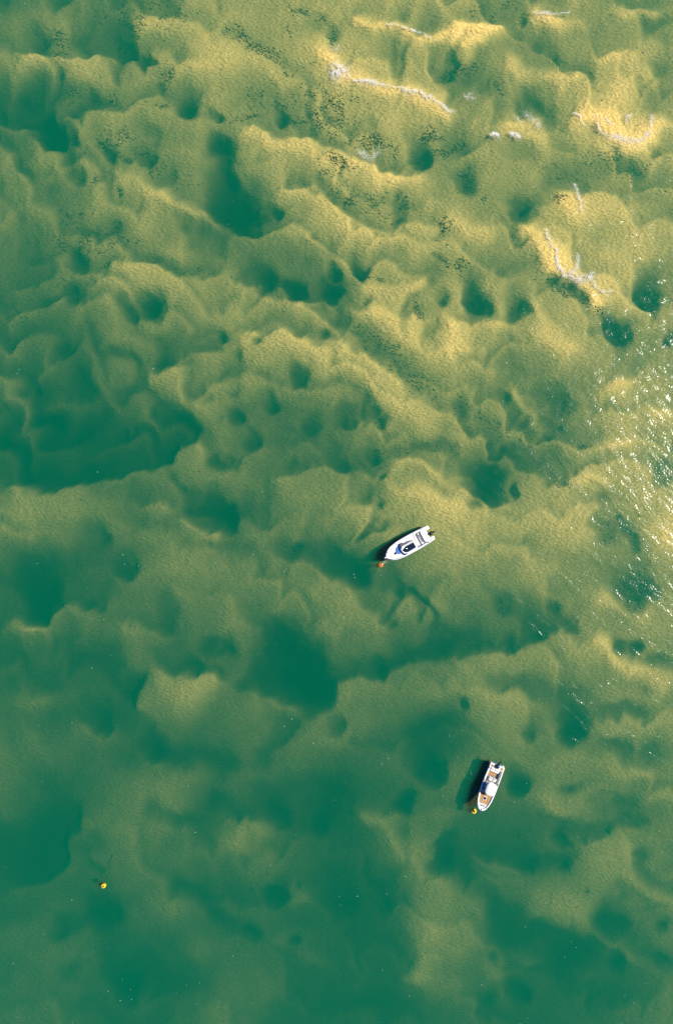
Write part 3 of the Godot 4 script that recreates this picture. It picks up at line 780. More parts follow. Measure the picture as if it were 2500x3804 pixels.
func solid(tri: PackedVector3Array, smooth: bool) -> ArrayMesh:
	# turns the faces outwards, then joins them
	var mid := Vector3.ZERO
	for v in tri:
		mid += v / tri.size()
	var out := 0.0
	for k in range(0, tri.size(), 3):
		out += (tri[k + 1] - tri[k]).cross(tri[k + 2] - tri[k]).dot((tri[k] + tri[k + 1] + tri[k + 2]) / 3.0 - mid)
	var st := SurfaceTool.new()
	st.begin(Mesh.PRIMITIVE_TRIANGLES)
	st.set_smooth_group(0 if smooth else -1)
	for k in range(0, tri.size(), 3):
		st.add_vertex(tri[k])
		if out > 0.0:
			st.add_vertex(tri[k + 2])
			st.add_vertex(tri[k + 1])
		else:
			st.add_vertex(tri[k + 1])
			st.add_vertex(tri[k + 2])
	st.generate_normals()
	return st.commit()


func quad(t: PackedVector3Array, a: Vector3, b: Vector3, c: Vector3, d: Vector3) -> void:
	t.append_array(PackedVector3Array([a, b, c, a, c, d]))


func slab(line: Array, y0: float, y1: float, bevel := 0.02) -> ArrayMesh:
	# a plate of this outline (x, z) with a chamfered upper edge
	var p := PackedVector2Array()
	for q in line:
		p.append(q)
	if Geometry2D.is_polygon_clockwise(p):
		p.reverse()
	var inner := PackedVector2Array()
	var n := p.size()
	for k in n:
		var d0 := (p[k] - p[(k + n - 1) % n]).normalized()
		var d1 := (p[(k + 1) % n] - p[k]).normalized()
		var m := (Vector2(-d0.y, d0.x) + Vector2(-d1.y, d1.x))
		m = m.normalized() / maxf(0.5, (m * 0.5).length())
		inner.append(p[k] - m * bevel)
	# the inset has to lie inside
	if absf(area(inner)) > absf(area(p)):
		for k in n:
			inner[k] = 2.0 * p[k] - inner[k]
	var t := PackedVector3Array()
	for k in n:
		var a := p[k]
		var b := p[(k + 1) % n]
		var c := inner[(k + 1) % n]
		var d := inner[k]
		quad(t, Vector3(a.x, y0, a.y), Vector3(a.x, y1 - bevel, a.y), Vector3(b.x, y1 - bevel, b.y), Vector3(b.x, y0, b.y))
		quad(t, Vector3(a.x, y1 - bevel, a.y), Vector3(d.x, y1, d.y), Vector3(c.x, y1, c.y), Vector3(b.x, y1 - bevel, b.y))
	for side in 2:
		var idx := Geometry2D.triangulate_polygon(inner if side == 0 else p)
		for k in range(0, idx.size(), 3):
			var v := []
			for q in 3:
				var c: Vector2 = (inner if side == 0 else p)[idx[k + q]]
				v.append(Vector3(c.x, y1 if side == 0 else y0, c.y))
			# sides wind from a up to b; match the caps to them
			var up: bool = (v[1] - v[0]).cross(v[2] - v[0]).y > 0.0
			var side_up := side == 0
			var want: bool = wound_up(t, p)
			if (up == side_up) == want:
				t.append_array(PackedVector3Array([v[0], v[1], v[2]]))
			else:
				t.append_array(PackedVector3Array([v[0], v[2], v[1]]))
	return solid(t, false)


func wound_up(t: PackedVector3Array, p: PackedVector2Array) -> bool:
	# whether the first side face's cross product points outwards
	var mid := Vector2.ZERO
	for q in p:
		mid += q / p.size()
	var nrm := (t[1] - t[0]).cross(t[2] - t[0])
	var a := Vector2(t[0].x + t[2].x, t[0].z + t[2].z) * 0.5
	return Vector2(nrm.x, nrm.z).dot(a - mid) > 0.0


func area(p: PackedVector2Array) -> float:
	var s := 0.0
	for k in p.size():
		s += p[k].cross(p[(k + 1) % p.size()])
	return s * 0.5


func rect(a0: float, a1: float, b0: float, b1: float) -> Array:
	return [Vector2(a0, b0), Vector2(a1, b0), Vector2(a1, b1), Vector2(a0, b1)]


func round_rect(a0: float, a1: float, b0: float, b1: float, r: float) -> Array:
	var out := []
	for c in [[a1 - r, b1 - r, 0.0], [a0 + r, b1 - r, 90.0], [a0 + r, b0 + r, 180.0], [a1 - r, b0 + r, 270.0]]:
		for k in 4:
			var t := deg_to_rad(c[2] + 30.0 * k)
			out.append(Vector2(c[0] + r * cos(t), c[1] + r * sin(t)))
	return out


func tube_into(t: PackedVector3Array, pts: Array, r: float, sides := 6) -> void:
	var prev := []
	for k in pts.size():
		var a: Vector3 = pts[maxi(k - 1, 0)]
		var b: Vector3 = pts[mini(k + 1, pts.size() - 1)]
		var d := (b - a).normalized()
		var u := d.cross(Vector3.UP if absf(d.y) < 0.9 else Vector3.RIGHT).normalized()
		var v := d.cross(u)
		var ring := []
		for s in sides:
			ring.append(pts[k] + (u * cos(TAU * s / sides) + v * sin(TAU * s / sides)) * r)
		if k > 0:
			for s in sides:
				quad(t, prev[s], prev[(s + 1) % sides], ring[(s + 1) % sides], ring[s])
		prev = ring


func tube(pts: Array, r: float, sides := 6) -> ArrayMesh:
	var t := PackedVector3Array()
	tube_into(t, pts, r, sides)
	return solid(t, true)


func lathe(profile: Array, segs := 28, wobble := 0.0) -> ArrayMesh:
	var t := PackedVector3Array()
	for k in profile.size() - 1:
		var p: Vector2 = profile[k]
		var q: Vector2 = profile[k + 1]
		for s in segs:
			var a := TAU * s / segs
			var b := TAU * (s + 1) / segs
			var c := [Vector3(p.x * cos(a), p.y, p.x * sin(a)), Vector3(q.x * cos(a), q.y, q.x * sin(a)), Vector3(q.x * cos(b), q.y, q.x * sin(b)), Vector3(p.x * cos(b), p.y, p.x * sin(b))]
			if p.x > 1e-4:
				t.append_array(PackedVector3Array([c[0], c[1], c[3]]))
			if q.x > 1e-4:
				t.append_array(PackedVector3Array([c[1], c[2], c[3]]))
	return solid(t, true)


func loft(rows: Array, smooth := true) -> ArrayMesh:
	var t := PackedVector3Array()
	for k in rows.size() - 1:
		for s in rows[k].size() - 1:
			quad(t, rows[k][s], rows[k][s + 1], rows[k + 1][s + 1], rows[k + 1][s])
	return solid(t, smooth)


func dome(center: Vector3, rx: float, ry: float, rz: float, square := 2.0, tilt := 0.0) -> ArrayMesh:
	# a cushion-shaped upper half: superellipse in plan
	var rows := []
	for k in 8:
		var e := PI * 0.5 * k / 7.0
		var row := []
		for s in 33:
			var a := TAU * s / 32.0
			var c := signf(cos(a)) * pow(absf(cos(a)), 2.0 / square)
			var d := signf(sin(a)) * pow(absf(sin(a)), 2.0 / square)
			row.append(center + Vector3(rx * cos(e) * c, ry * sin(e) + tilt * rx * cos(e) * c, rz * cos(e) * d))
		rows.append(row)
	var low := []
	for v in rows[0]:
		low.append(v - Vector3(0, ry * 0.3, 0))
	rows.insert(0, low)
	return loft(rows)


# ---- boats: x forward from the transom, z to starboard, y up from the waterline
func beam_at(st: Array, a: float) -> Vector2:
	for k in st.size() - 1:
		if a <= st[k + 1][0]:
			var f: float = clampf((a - st[k][0]) / (st[k + 1][0] - st[k][0]), 0.0, 1.0)
			return Vector2(lerpf(st[k][1], st[k + 1][1], f), lerpf(st[k][2], st[k + 1][2], f))
	return Vector2(st[-1][1], st[-1][2])


func fine(st: Array, from: float, n := 26) -> Array:
	# stations closer together towards the bow, rounded by a curve through the given ones
	var out := []
	var end: float = st[-1][0]
	for k in n + 1:
		var f := float(k) / n
		var a := lerpf(from, end, 1.0 - pow(1.0 - f, 1.6))
		var i := 0
		while i < st.size() - 2 and a > st[i + 1][0]:
			i += 1
		var p0: Array = st[maxi(i - 1, 0)]
		var p1: Array = st[i]
		var p2: Array = st[i + 1]
		var p3: Array = st[mini(i + 2, st.size() - 1)]
		var t: float = clampf((a - p1[0]) / (p2[0] - p1[0]), 0.0, 1.0)
		out.append([a, cubic_interpolate(p1[1], p2[1], p0[1], p3[1], t), cubic_interpolate(p1[2], p2[2], p0[2], p3[2], t)])
	return out


func make_hull(boat: Node3D, st: Array, from: float, mat: String) -> void:
	var rows := []
	var end: float = st[-1][0]
	for s in fine(st, from):
		var a: float = s[0]
		var hb: float = s[1]
		var y: float = s[2]
		var q := pow(clampf((a - from) / (end - from), 0.0, 1.0), 3.0)
		var rake := -0.3 * q
		var row := [Vector3(a, y, hb), Vector3(a + rake * 0.3, y * 0.55, hb * lerpf(0.98, 0.86, q)), Vector3(a + rake * 0.7, 0.04, hb * lerpf(0.9, 0.6, q)), Vector3(a + rake, lerpf(-0.38, -0.1, q), 0.0)]
		for k in [2, 1, 0]:
			row.append(Vector3(row[k].x, row[k].y, -row[k].z))
		rows.append(row)
	part("hull", loft(rows), mat, boat)
	var cap := []
	for v in rows[0]:
		cap.append(Vector3(v.x, v.y, v.z))
	var t := PackedVector3Array()
	for k in range(1, cap.size() - 1):
		t.append_array(PackedVector3Array([cap[0], cap[k], cap[k + 1]]))
	var st2 := SurfaceTool.new()
	st2.begin(Mesh.PRIMITIVE_TRIANGLES)
	for v in t:
		st2.add_vertex(v)
	part("transom", st2.commit(), mat, boat)


func make_gunwale(boat: Node3D, st: Array, from: float, wide: float, mat: String) -> void:
	var rows := []
	var both := fine(st, from, 30)
	var path := []
	for s in both:
		path.append([s[0], s[1], s[2]])
	for k in range(both.size() - 1, -1, -1):
		path.append([both[k][0], -both[k][1], both[k][2]])
	for s in path:
		var w: float = minf(wide, absf(s[1]) * 0.9)
		var inz: float = s[1] - signf(s[1]) * w
		var back: float = 0.12 if s[0] > st[-1][0] - 0.4 else 0.0
		rows.append([Vector3(s[0], s[2] - 0.05, s[1] * 1.015), Vector3(s[0], s[2] + 0.02, s[1]), Vector3(s[0] - back, s[2] + 0.035, lerpf(s[1], inz, 0.4)), Vector3(s[0] - back, s[2] + 0.02, inz), Vector3(s[0] - back, s[2] - 0.12, inz)])
	part("gunwale", loft(rows), mat, boat)


func deck_surface(st: Array, a0: float, a1: float, inset: float, drop: float, camber: float) -> ArrayMesh:
	var rows := []
	for k in 15:
		var a := lerpf(a0, a1, k / 14.0)
		var h := beam_at(fine(st, 0.0, 40), a)
		var b := maxf(h.x - inset, 0.02)
		var row := []
		for s in 11:
			var v := lerpf(-b, b, s / 10.0)
			row.append(Vector3(a, h.y - drop + camber * (1.0 - pow(v / b, 2.0)), v))
		rows.append(row)
	return loft_open(rows)


func loft_open(rows: Array) -> ArrayMesh:
	# a sheet that faces up
	var st := SurfaceTool.new()
	st.begin(Mesh.PRIMITIVE_TRIANGLES)
	st.set_smooth_group(0)
	for k in rows.size() - 1:
		for s in rows[k].size() - 1:
			var a: Vector3 = rows[k][s]
			var b: Vector3 = rows[k][s + 1]
			var c: Vector3 = rows[k + 1][s + 1]
			var d: Vector3 = rows[k + 1][s]
			if (b - a).cross(c - a).y > 0.0:
				for v in [a, c, b, a, d, c]:
					st.add_vertex(v)
			else:
				for v in [a, b, c, a, c, d]:
					st.add_vertex(v)
	st.generate_normals()
	return st.commit()


func cleat(boat: Node3D, at: Vector3, turn: float, mat := "black_plastic") -> void:
	var t := PackedVector3Array()
	var d := Vector3(cos(turn), 0, sin(turn))
	tube_into(t, [at - d * 0.11 + Vector3(0, 0.05, 0), at - d * 0.06 + Vector3(0, 0.06, 0), at + d * 0.06 + Vector3(0, 0.06, 0), at + d * 0.11 + Vector3(0, 0.05, 0)], 0.018)
	tube_into(t, [at - d * 0.04, at - d * 0.04 + Vector3(0, 0.06, 0)], 0.018)
	tube_into(t, [at + d * 0.04, at + d * 0.04 + Vector3(0, 0.06, 0)], 0.018)
	part("cleat", solid(t, true), mat, boat)


func outboard(boat: Node3D, at: Vector3, up: float, reach: float, cowl: String, turn: float) -> void:
	# a motor tilted up out of the water: cowl, leg, cavitation plate and propeller
	var m := Node3D.new()
	m.name = "outboard_motor"
	boat.add_child(m, true)
	m.position = at
	m.rotation.y = turn
	part("cowl", dome(Vector3(0.02, 0.1, 0), 0.3, 0.32, 0.24, 2.8, -0.15), cowl, m)
	var t := PackedVector3Array()
	tube_into(t, [Vector3(0.24, 0.0, 0), Vector3(0.36, -0.1, 0)], 0.09, 8)
	part("bracket", solid(t, true), "black_plastic", m)
	var rows := []
	for k in 6:
		var f := k / 5.0
		var c := Vector3(-0.2 - f * reach, lerpf(0.08, up, f), 0.0)
		var w := lerpf(0.15, 0.05, minf(1.0, f * 1.3))
		var h := lerpf(0.14, 0.06, f)
		rows.append([c + Vector3(0, h, 0), c + Vector3(0, 0, w), c + Vector3(0, -h, 0), c + Vector3(0, 0, -w), c + Vector3(0, h, 0)])
	part("leg", loft(rows), "black_plastic", m)
	var tip := Vector3(-0.2 - reach, up, 0)
	part("cavitation_plate", slab([Vector2(tip.x + 0.24, 0.11), Vector2(tip.x + 0.24, -0.11), Vector2(tip.x - 0.02, -0.08), Vector2(tip.x - 0.02, 0.08)], up + 0.03, up + 0.055, 0.008), "black_plastic", m)
	var p := PackedVector3Array()
	for k in 3:
		var a := TAU * k / 3.0 + 0.4
		var d := Vector3(0, cos(a), sin(a))
		var e := Vector3(0, -sin(a), cos(a))
		quad(p, tip + d * 0.02 - e * 0.03, tip + d * 0.14 - e * 0.06 + Vector3(0.03, 0, 0), tip + d * 0.16 + e * 0.03 - Vector3(0.03, 0, 0), tip + d * 0.02 + e * 0.03)
	tube_into(p, [tip + Vector3(0.06, 0, 0), tip - Vector3(0.07, 0, 0)], 0.035, 8)
	var st := SurfaceTool.new()
	st.begin(Mesh.PRIMITIVE_TRIANGLES)
	for v in p:
		st.add_vertex(v)
	part("propeller", st.commit(), "steel", m)


func shifted(boat: Node3D, by: float) -> void:
	# the boat's own origin lies amidships
	for c in boat.get_children():
		c.position.x -= by


func make_cabin_boat() -> Node3D:
	var boat := thing("motorboat", "white motorboat with blue windscreen and dark cabin roof moored at the orange buoy", "boat", Vector3(8.86, 0.0, 4.01), deg_to_rad(208.6), "motorboats at their moorings")
	var st := [[0.0, 0.95, 0.7], [1.0, 1.02, 0.72], [2.5, 1.08, 0.76], [3.8, 1.06, 0.83], [4.7, 1.01, 0.9], [5.25, 0.91, 0.96], [5.65, 0.77, 1.0], [6.0, 0.56, 1.03], [6.28, 0.32, 1.05], [6.42, 0.08, 1.06]]
	make_hull(boat, st, 0.42, "gelcoat")
	make_gunwale(boat, st, 0.42, 0.2, "gelcoat")
	var rail := []
	for s in fine(st, 0.42, 30):
		rail.append(Vector3(s[0], s[2] - 0.08, s[1] * 1.02))
	part("rub_rail", tube(rail, 0.03), "blue_hull", boat)
	var rail2 := []
	for v in rail:
		rail2.append(Vector3(v.x, v.y, -v.z))
	part("rub_rail", tube(rail2, 0.03), "blue_hull", boat)
	for s in [1.0, -1.0]:
		part("swim_platform", slab([Vector2(-0.02, 0.5 * s), Vector2(0.0, 0.86 * s), Vector2(0.1, 0.97 * s), Vector2(0.62, 1.0 * s), Vector2(0.62, 0.44 * s)], 0.2, 0.6, 0.04), "gelcoat", boat)
	part("foredeck", deck_surface(st, 4.35, 6.36, 0.12, 0.06, 0.1), "gelcoat", boat)
	part("cockpit_floor", slab([Vector2(1.1, -0.86), Vector2(4.5, -0.84), Vector2(4.5, 0.84), Vector2(1.1, 0.86)], 0.22, 0.3, 0.01), "nonskid", boat)
	part("aft_deck", slab(rect(0.44, 1.2, -0.84, 0.84), 0.3, 0.64, 0.03), "gelcoat", boat)
	for s in [1.0, -1.0]:
		part("cockpit_wall", slab([Vector2(1.15, 0.8 * s), Vector2(2.5, 0.86 * s), Vector2(4.4, 0.82 * s), Vector2(4.4, 0.88 * s), Vector2(2.5, 0.92 * s), Vector2(1.15, 0.86 * s)], 0.25, 0.72, 0.01), "gelcoat", boat)
	var bench := part("bench", slab(round_rect(1.24, 1.74, -0.74, 0.7, 0.06), 0.3, 0.56, 0.03), "white_vinyl", boat)
	part("cushion", slab(round_rect(1.33, 1.6, -0.52, -0.02, 0.04), 0.56, 0.64, 0.025), "grey_vinyl", bench)
	part("cushion", slab(round_rect(1.33, 1.6, 0.0, 0.5, 0.04), 0.56, 0.64, 0.025), "grey_vinyl", bench)
	part("backrest", slab(round_rect(1.2, 1.3, -0.72, 0.68, 0.04), 0.56, 0.8, 0.03), "white_vinyl", bench)
	part("grab_rail", tube([Vector3(1.66, 0.66, 0.74), Vector3(1.7, 0.8, 0.66), Vector3(1.78, 0.8, 0.1), Vector3(1.82, 0.8, -0.5), Vector3(1.86, 0.8, -0.84), Vector3(2.02, 0.72, -0.96)], 0.035), "black_plastic", boat)
	part("grab_rail", tube([Vector3(1.22, 0.68, -0.5), Vector3(1.24, 0.82, -0.6), Vector3(1.1, 0.82, -0.82), Vector3(0.9, 0.72, -0.95)], 0.025), "black_plastic", boat)
	# cabin with its dark roof pane
	var cabin := part("cabin", slab([Vector2(2.48, 0.26), Vector2(2.46, -0.84), Vector2(3.9, -0.86), Vector2(4.35, -0.6), Vector2(4.46, -0.1), Vector2(4.05, 0.26)], 0.3, 1.1, 0.05), "gelcoat", boat)
	part("roof_pane", slab([Vector2(2.6, 0.03), Vector2(2.6, -0.68), Vector2(3.78, -0.72), Vector2(4.1, -0.55), Vector2(4.28, -0.2), Vector2(3.68, 0.05)], 1.1, 1.125, 0.01), "dark_glass", cabin)
	part("roof_bar", tube([Vector3(2.55, 1.15, 0.09), Vector3(3.3, 1.16, 0.1), Vector3(3.7, 1.14, 0.1)], 0.03), "gelcoat", cabin)
	part("roof_bar", tube([Vector3(2.62, 1.14, 0.02), Vector3(3.66, 1.14, 0.03)], 0.012), "black_plastic", cabin)
	part("steering_wheel", wheel(Vector3(3.66, 1.15, -0.32), 0.13), "steel", cabin)
	part("side_window", slab(rect(2.55, 3.95, 0.262, 0.285), 0.7, 1.0, 0.005), "grey_vinyl", cabin)
	part("hand_rail", tube([Vector3(2.35, 0.8, 0.7), Vector3(2.5, 0.86, 0.7), Vector3(3.6, 0.9, 0.7), Vector3(4.35, 0.94, 0.66)], 0.025), "grey_vinyl", boat)
	# wrap-round windscreen and the canvas on the foredeck ahead of it
	var foot := [Vector2(4.0, 0.66), Vector2(4.3, 0.66), Vector2(4.5, 0.4), Vector2(4.58, 0.0), Vector2(4.56, -0.4), Vector2(4.44, -0.78), Vector2(4.28, -0.94), Vector2(4.02, -0.92)]
	var rows := []
	for f in foot:
		var q: Vector2 = f
		rows.append([Vector3(q.x, 0.86, q.y), Vector3(q.x - 0.2, 1.22, q.y * 0.88)])
	part("windscreen", loft_open(rows), "blue_canvas", boat)
	var top := []
	for r in rows:
		top.append(r[1])
	part("windscreen_frame", tube(top, 0.022), "black_plastic", boat)
	part("deck_canvas", slab([Vector2(4.58, 0.46), Vector2(4.86, 0.36), Vector2(5.06, 0.2), Vector2(5.12, -0.2), Vector2(4.66, -0.56)], 0.92, 0.99, 0.02), "blue_canvas", boat)
	part("deck_hatch", slab(round_rect(5.06, 5.34, -0.26, 0.02, 0.03), 0.92, 1.04, 0.012), "dark_glass", boat)
	# pulpit, groove, anchor roller, fittings
	var bow := []
	for s in fine(st, 4.6, 14):
		bow.append(Vector3(s[0] - 0.08, s[2] + 0.3, s[1] * 0.9))
	for k in range(bow.size() - 2, -1, -1):
		bow.append(Vector3(bow[k].x, bow[k].y, -bow[k].z))
	var rt := PackedVector3Array()
	tube_into(rt, bow, 0.016)
	for k in [0, 5, 9, bow.size() - 10, bow.size() - 6, bow.size() - 1]:
		tube_into(rt, [bow[k], Vector3(bow[k].x, bow[k].y - 0.3, bow[k].z)], 0.014)
	part("bow_rail", solid(rt, true), "steel", boat)
	part("anchor_locker", slab([Vector2(5.82, -0.28), Vector2(6.12, -0.14), Vector2(6.12, 0.14), Vector2(5.82, 0.28)], 1.0, 1.06, 0.015), "nonskid", boat)
	part("anchor_roller", slab([Vector2(6.2, -0.09), Vector2(6.62, -0.07), Vector2(6.62, 0.07), Vector2(6.2, 0.09)], 1.04, 1.12, 0.02), "gelcoat", boat)
	for c in [[5.9, 0.42, 0.9], [5.9, -0.42, -0.9], [1.0, 0.92, 0.0], [1.0, -0.92, 0.0], [2.1, 0.98, 0.0], [3.3, -0.97, 0.0]]:
		cleat(boat, Vector3(c[0], beam_at(st, c[0]).y + 0.03, c[1]), c[2])
	part("fuel_filler", lathe([Vector2(0.06, 0.0), Vector2(0.06, 0.03), Vector2(0.0, 0.03)], 10), "black_plastic", boat).position = Vector3(0.8, 0.64, -0.42)
	part("rod_holder", lathe([Vector2(0.05, 0.0), Vector2(0.05, 0.04), Vector2(0.03, 0.04), Vector2(0.03, 0.0)], 10), "black_plastic", boat).position = Vector3(0.78, 0.64, 0.3)
	outboard(boat, Vector3(0.18, 0.55, -0.08), 0.5, 0.3, "black_plastic", 0.1)
	shifted(boat, 3.21)
	return boat


func wheel(at: Vector3, r: float) -> ArrayMesh:
	var t := PackedVector3Array()
	var ring := []
	for k in 17:
		ring.append(at + Vector3(cos(TAU * k / 16.0) * r * 0.6, cos(TAU * k / 16.0) * r * 0.3, sin(TAU * k / 16.0) * r))
	tube_into(t, ring, 0.014)
	tube_into(t, [ring[2], ring[10]], 0.01)
	tube_into(t, [ring[6], ring[14]], 0.01)
	return solid(t, true)


func make_console_boat() -> Node3D:
	var boat := thing("motorboat_001", "blue-hulled open motorboat with teak decks and white canopy moored at the yellow buoy", "boat", Vector3(18.69, 0.0, 33.8), deg_to_rad(-111.75), "motorboats at their moorings")
	var st := [[0.0, 0.92, 0.72], [1.0, 0.95, 0.72], [2.4, 0.98, 0.76], [3.6, 0.95, 0.84], [4.4, 0.88, 0.92], [5.0, 0.74, 0.98], [5.4, 0.58, 1.02], [5.66, 0.38, 1.05], [5.82, 0.1, 1.06]]
	make_hull(boat, st, 0.0, "blue_hull")
	make_gunwale(boat, st, 0.0, 0.15, "gelcoat")
	part("cockpit_floor", slab([Vector2(0.3, -0.78), Vector2(2.4, -0.82), Vector2(3.5, -0.8), Vector2(3.5, 0.8), Vector2(2.4, 0.82), Vector2(0.3, 0.78)], 0.2, 0.28, 0.01), "grey_vinyl", boat)
	part("aft_deck", slab(rect(-0.03, 0.52, -0.91, 0.91), 0.3, 0.755, 0.03), "gelcoat", boat)
	for s in [1.0, -1.0]:
		part("cockpit_wall", slab([Vector2(0.5, 0.72 * s), Vector2(2.4, 0.76 * s), Vector2(3.5, 0.72 * s), Vector2(3.5, 0.82 * s), Vector2(2.4, 0.86 * s), Vector2(0.5, 0.82 * s)], 0.25, 0.7, 0.02), "white_vinyl", boat)
		part("step_pad", slab(round_rect(0.1, 0.42, minf(0.44 * s, 0.78 * s), maxf(0.44 * s, 0.78 * s), 0.03), 0.755, 0.775, 0.006), "teak", boat)
	var bench := part("bench", slab(round_rect(0.56, 1.0, -0.5, 0.62, 0.08), 0.28, 0.62, 0.05), "white_vinyl", boat)
	part("backrest", slab(round_rect(0.53, 0.66, -0.5, 0.62, 0.05), 0.62, 0.86, 0.04), "white_vinyl", bench)
	var sole := part("teak_sole", slab(rect(1.06, 1.56, -0.34, 0.6), 0.281, 0.3, 0.004), "rubber", boat)
	for k in 4:
		part("plank", slab(rect(1.08, 1.54, -0.32 + k * 0.23, -0.11 + k * 0.23), 0.3, 0.315, 0.004), "teak", sole)
	part("side_trim", slab(rect(1.06, 1.9, 0.66, 0.72), 0.3, 0.68, 0.01), "teak", boat)
	part("grab_rail", tube([Vector3(1.62, 0.7, 0.74), Vector3(1.7, 0.78, 0.6), Vector3(1.74, 0.78, 0.2)], 0.02), "black_plastic", boat)
	for s in [0.27, -0.25]:
		var seat := part("helm_seat", dome(Vector3(1.88, 0.75, s), 0.22, 0.14, 0.24, 3.2), "white_vinyl", boat)
		part("pedestal", lathe([Vector2(0.16, 0.28), Vector2(0.07, 0.32), Vector2(0.07, 0.72)], 12), "steel", seat).position = Vector3(1.88, 0, s)
		part("seat_back", slab(round_rect(1.62, 1.72, s - 0.22, s + 0.22, 0.04), 0.72, 1.02, 0.04), "white_vinyl", seat)
	# the console under its rounded white top, tinted screen round the front
	part("console", slab(round_rect(2.3, 3.3, -0.55, 0.55, 0.2), 0.28, 1.0, 0.04), "gelcoat", boat)
	var canopy := part("canopy", dome(Vector3(2.86, 1.42, -0.04), 0.8, 0.22, 0.64, 3.0, 0.03), "white_vinyl", boat)
	for c in [[2.2, 0.5], [2.2, -0.56], [3.5, 0.46], [3.5, -0.52]]:
		part("canopy_post", tube([Vector3(c[0], 0.7, c[1] * 1.15), Vector3(c[0], 1.44, c[1])], 0.022), "steel", canopy)
	var foot := [Vector2(2.45, 0.78), Vector2(3.0, 0.76), Vector2(3.4, 0.62), Vector2(3.64, 0.3), Vector2(3.7, 0.0), Vector2(3.64, -0.34), Vector2(3.4, -0.66), Vector2(3.0, -0.78), Vector2(2.45, -0.8)]
	var rows := []
	for f in foot:
		var q: Vector2 = f
		rows.append([Vector3(q.x, 0.8, q.y), Vector3(q.x - 0.12, 1.25, q.y * 0.9)])
	part("windscreen", loft_open(rows), "blue_canvas", boat)
	var low := []
	for r in rows:
		low.append(r[0])
	part("windscreen_frame", tube(low, 0.025), "black_plastic", boat)
	# foredeck of teak planks with white seams
	var deck := part("foredeck", deck_surface(st, 3.4, 5.72, 0.14, 0.14, 0.04), "gelcoat", boat)
	var edges := [-0.74, -0.44, -0.15, 0.15, 0.44, 0.74]
	for k in 5:
		var row := []
		for j in 9:
			var a := lerpf(3.66, 4.98, j / 8.0)
			var h := beam_at(st, a)
			var lim := h.x - 0.2
			var f := lerpf(1.0, 0.72, j / 8.0)
			var z0 := clampf(edges[k] * f + 0.014, -lim, lim)
			var z1 := clampf(edges[k + 1] * f - 0.014, -lim, lim)
			if z1 - z0 > 0.03:
				row.append([a, z0, z1, h.y - 0.085])
		var t := []
		for r in row:
			t.append([Vector3(r[0], r[3] - 0.03, r[1]), Vector3(r[0], r[3], r[1]), Vector3(r[0], r[3], r[2]), Vector3(r[0], r[3] - 0.03, r[2])])
		if t.size() > 1:
			part("plank", loft(t, false), "teak", deck)
	var hatch := part("deck_hatch", slab(round_rect(4.08, 4.5, -0.16, 0.26, 0.03), 0.8, 0.885, 0.01), "gelcoat", boat)
	part("hatch_pane", slab(round_rect(4.13, 4.45, -0.11, 0.21, 0.02), 0.885, 0.9, 0.006), "dark_glass", hatch)
	part("anchor_locker", slab([Vector2(5.12, -0.34), Vector2(5.32, -0.26), Vector2(5.32, 0.26), Vector2(5.12, 0.34)], 0.86, 0.915, 0.01), "grey_vinyl", boat)
	part("anchor_roller", slab([Vector2(5.55, -0.08), Vector2(6.05, -0.05), Vector2(6.05, 0.05), Vector2(5.55, 0.08)], 1.03, 1.1, 0.015), "steel", boat)
	part("anchor", slab([Vector2(5.9, 0.0), Vector2(6.0, 0.16), Vector2(6.22, 0.0), Vector2(6.0, -0.16)], 1.0, 1.04, 0.01), "steel", boat)
	for c in [[5.3, 0.46, 0.9], [5.3, -0.46, -0.9], [0.6, 0.86, 0.0], [2.2, 0.9, 0.0], [2.2, -0.9, 0.0]]:
		cleat(boat, Vector3(c[0], beam_at(st, c[0]).y + 0.03, c[1]), c[2])
	part("bow_light", dome(Vector3(5.26, 0.9, 0.62), 0.09, 0.1, 0.07), "orange_plastic", boat)
	part("bow_fender", dome(Vector3(5.5, 0.86, -0.42), 0.08, 0.1, 0.06), "rope", boat)
	part("boarding_ladder", tube([Vector3(0.05, 0.7, -0.42), Vector3(-0.16, 0.72, -0.42), Vector3(-0.16, 0.72, -0.7), Vector3(0.05, 0.7, -0.7)], 0.025), "steel", boat)
	outboard(boat, Vector3(0.1, 0.72, 0.02), 0.5, 0.7, "cowl_blue", 0.0)
	shifted(boat, 2.91)
	return boat


# ---- moorings
func make_buoy(called: String, label: String, at: Vector3, r: float, mat: String, turn: float) -> Node3D:
	var b := thing(called, label, "buoy", at, turn, "mooring buoys")
	part("float", lathe([Vector2(0.0, -0.16), Vector2(r * 0.7, -0.15), Vector2(r * 0.96, -0.05), Vector2(r, 0.06), Vector2(r * 0.97, 0.16), Vector2(r * 0.86, 0.24), Vector2(r * 0.62, 0.28), Vector2(r * 0.34, 0.285), Vector2(r * 0.3, 0.26), Vector2(0.0, 0.255)], 32), mat, b)
	for k in 4:
		var a := TAU * k / 4.0 + 0.5
		part("moulded_rib", slab([Vector2(cos(a - 0.12), sin(a - 0.12)) * r * 0.66, Vector2(cos(a - 0.1), sin(a - 0.1)) * r * 0.9, Vector2(cos(a + 0.1), sin(a + 0.1)) * r * 0.9, Vector2(cos(a + 0.12), sin(a + 0.12)) * r * 0.66], 0.18, 0.292, 0.01), mat, b)
	part("plate", lathe([Vector2(r * 0.28, 0.25), Vector2(r * 0.28, 0.3), Vector2(0.0, 0.305)], 16), "chain", b)
	var ring := []
	for k in 13:
		ring.append(Vector3(cos(TAU * k / 12.0) * 0.07, 0.36 + sin(TAU * k / 12.0) * 0.07, 0.0))
	part("mooring_ring", tube(ring, 0.016), "steel", b)
	return b


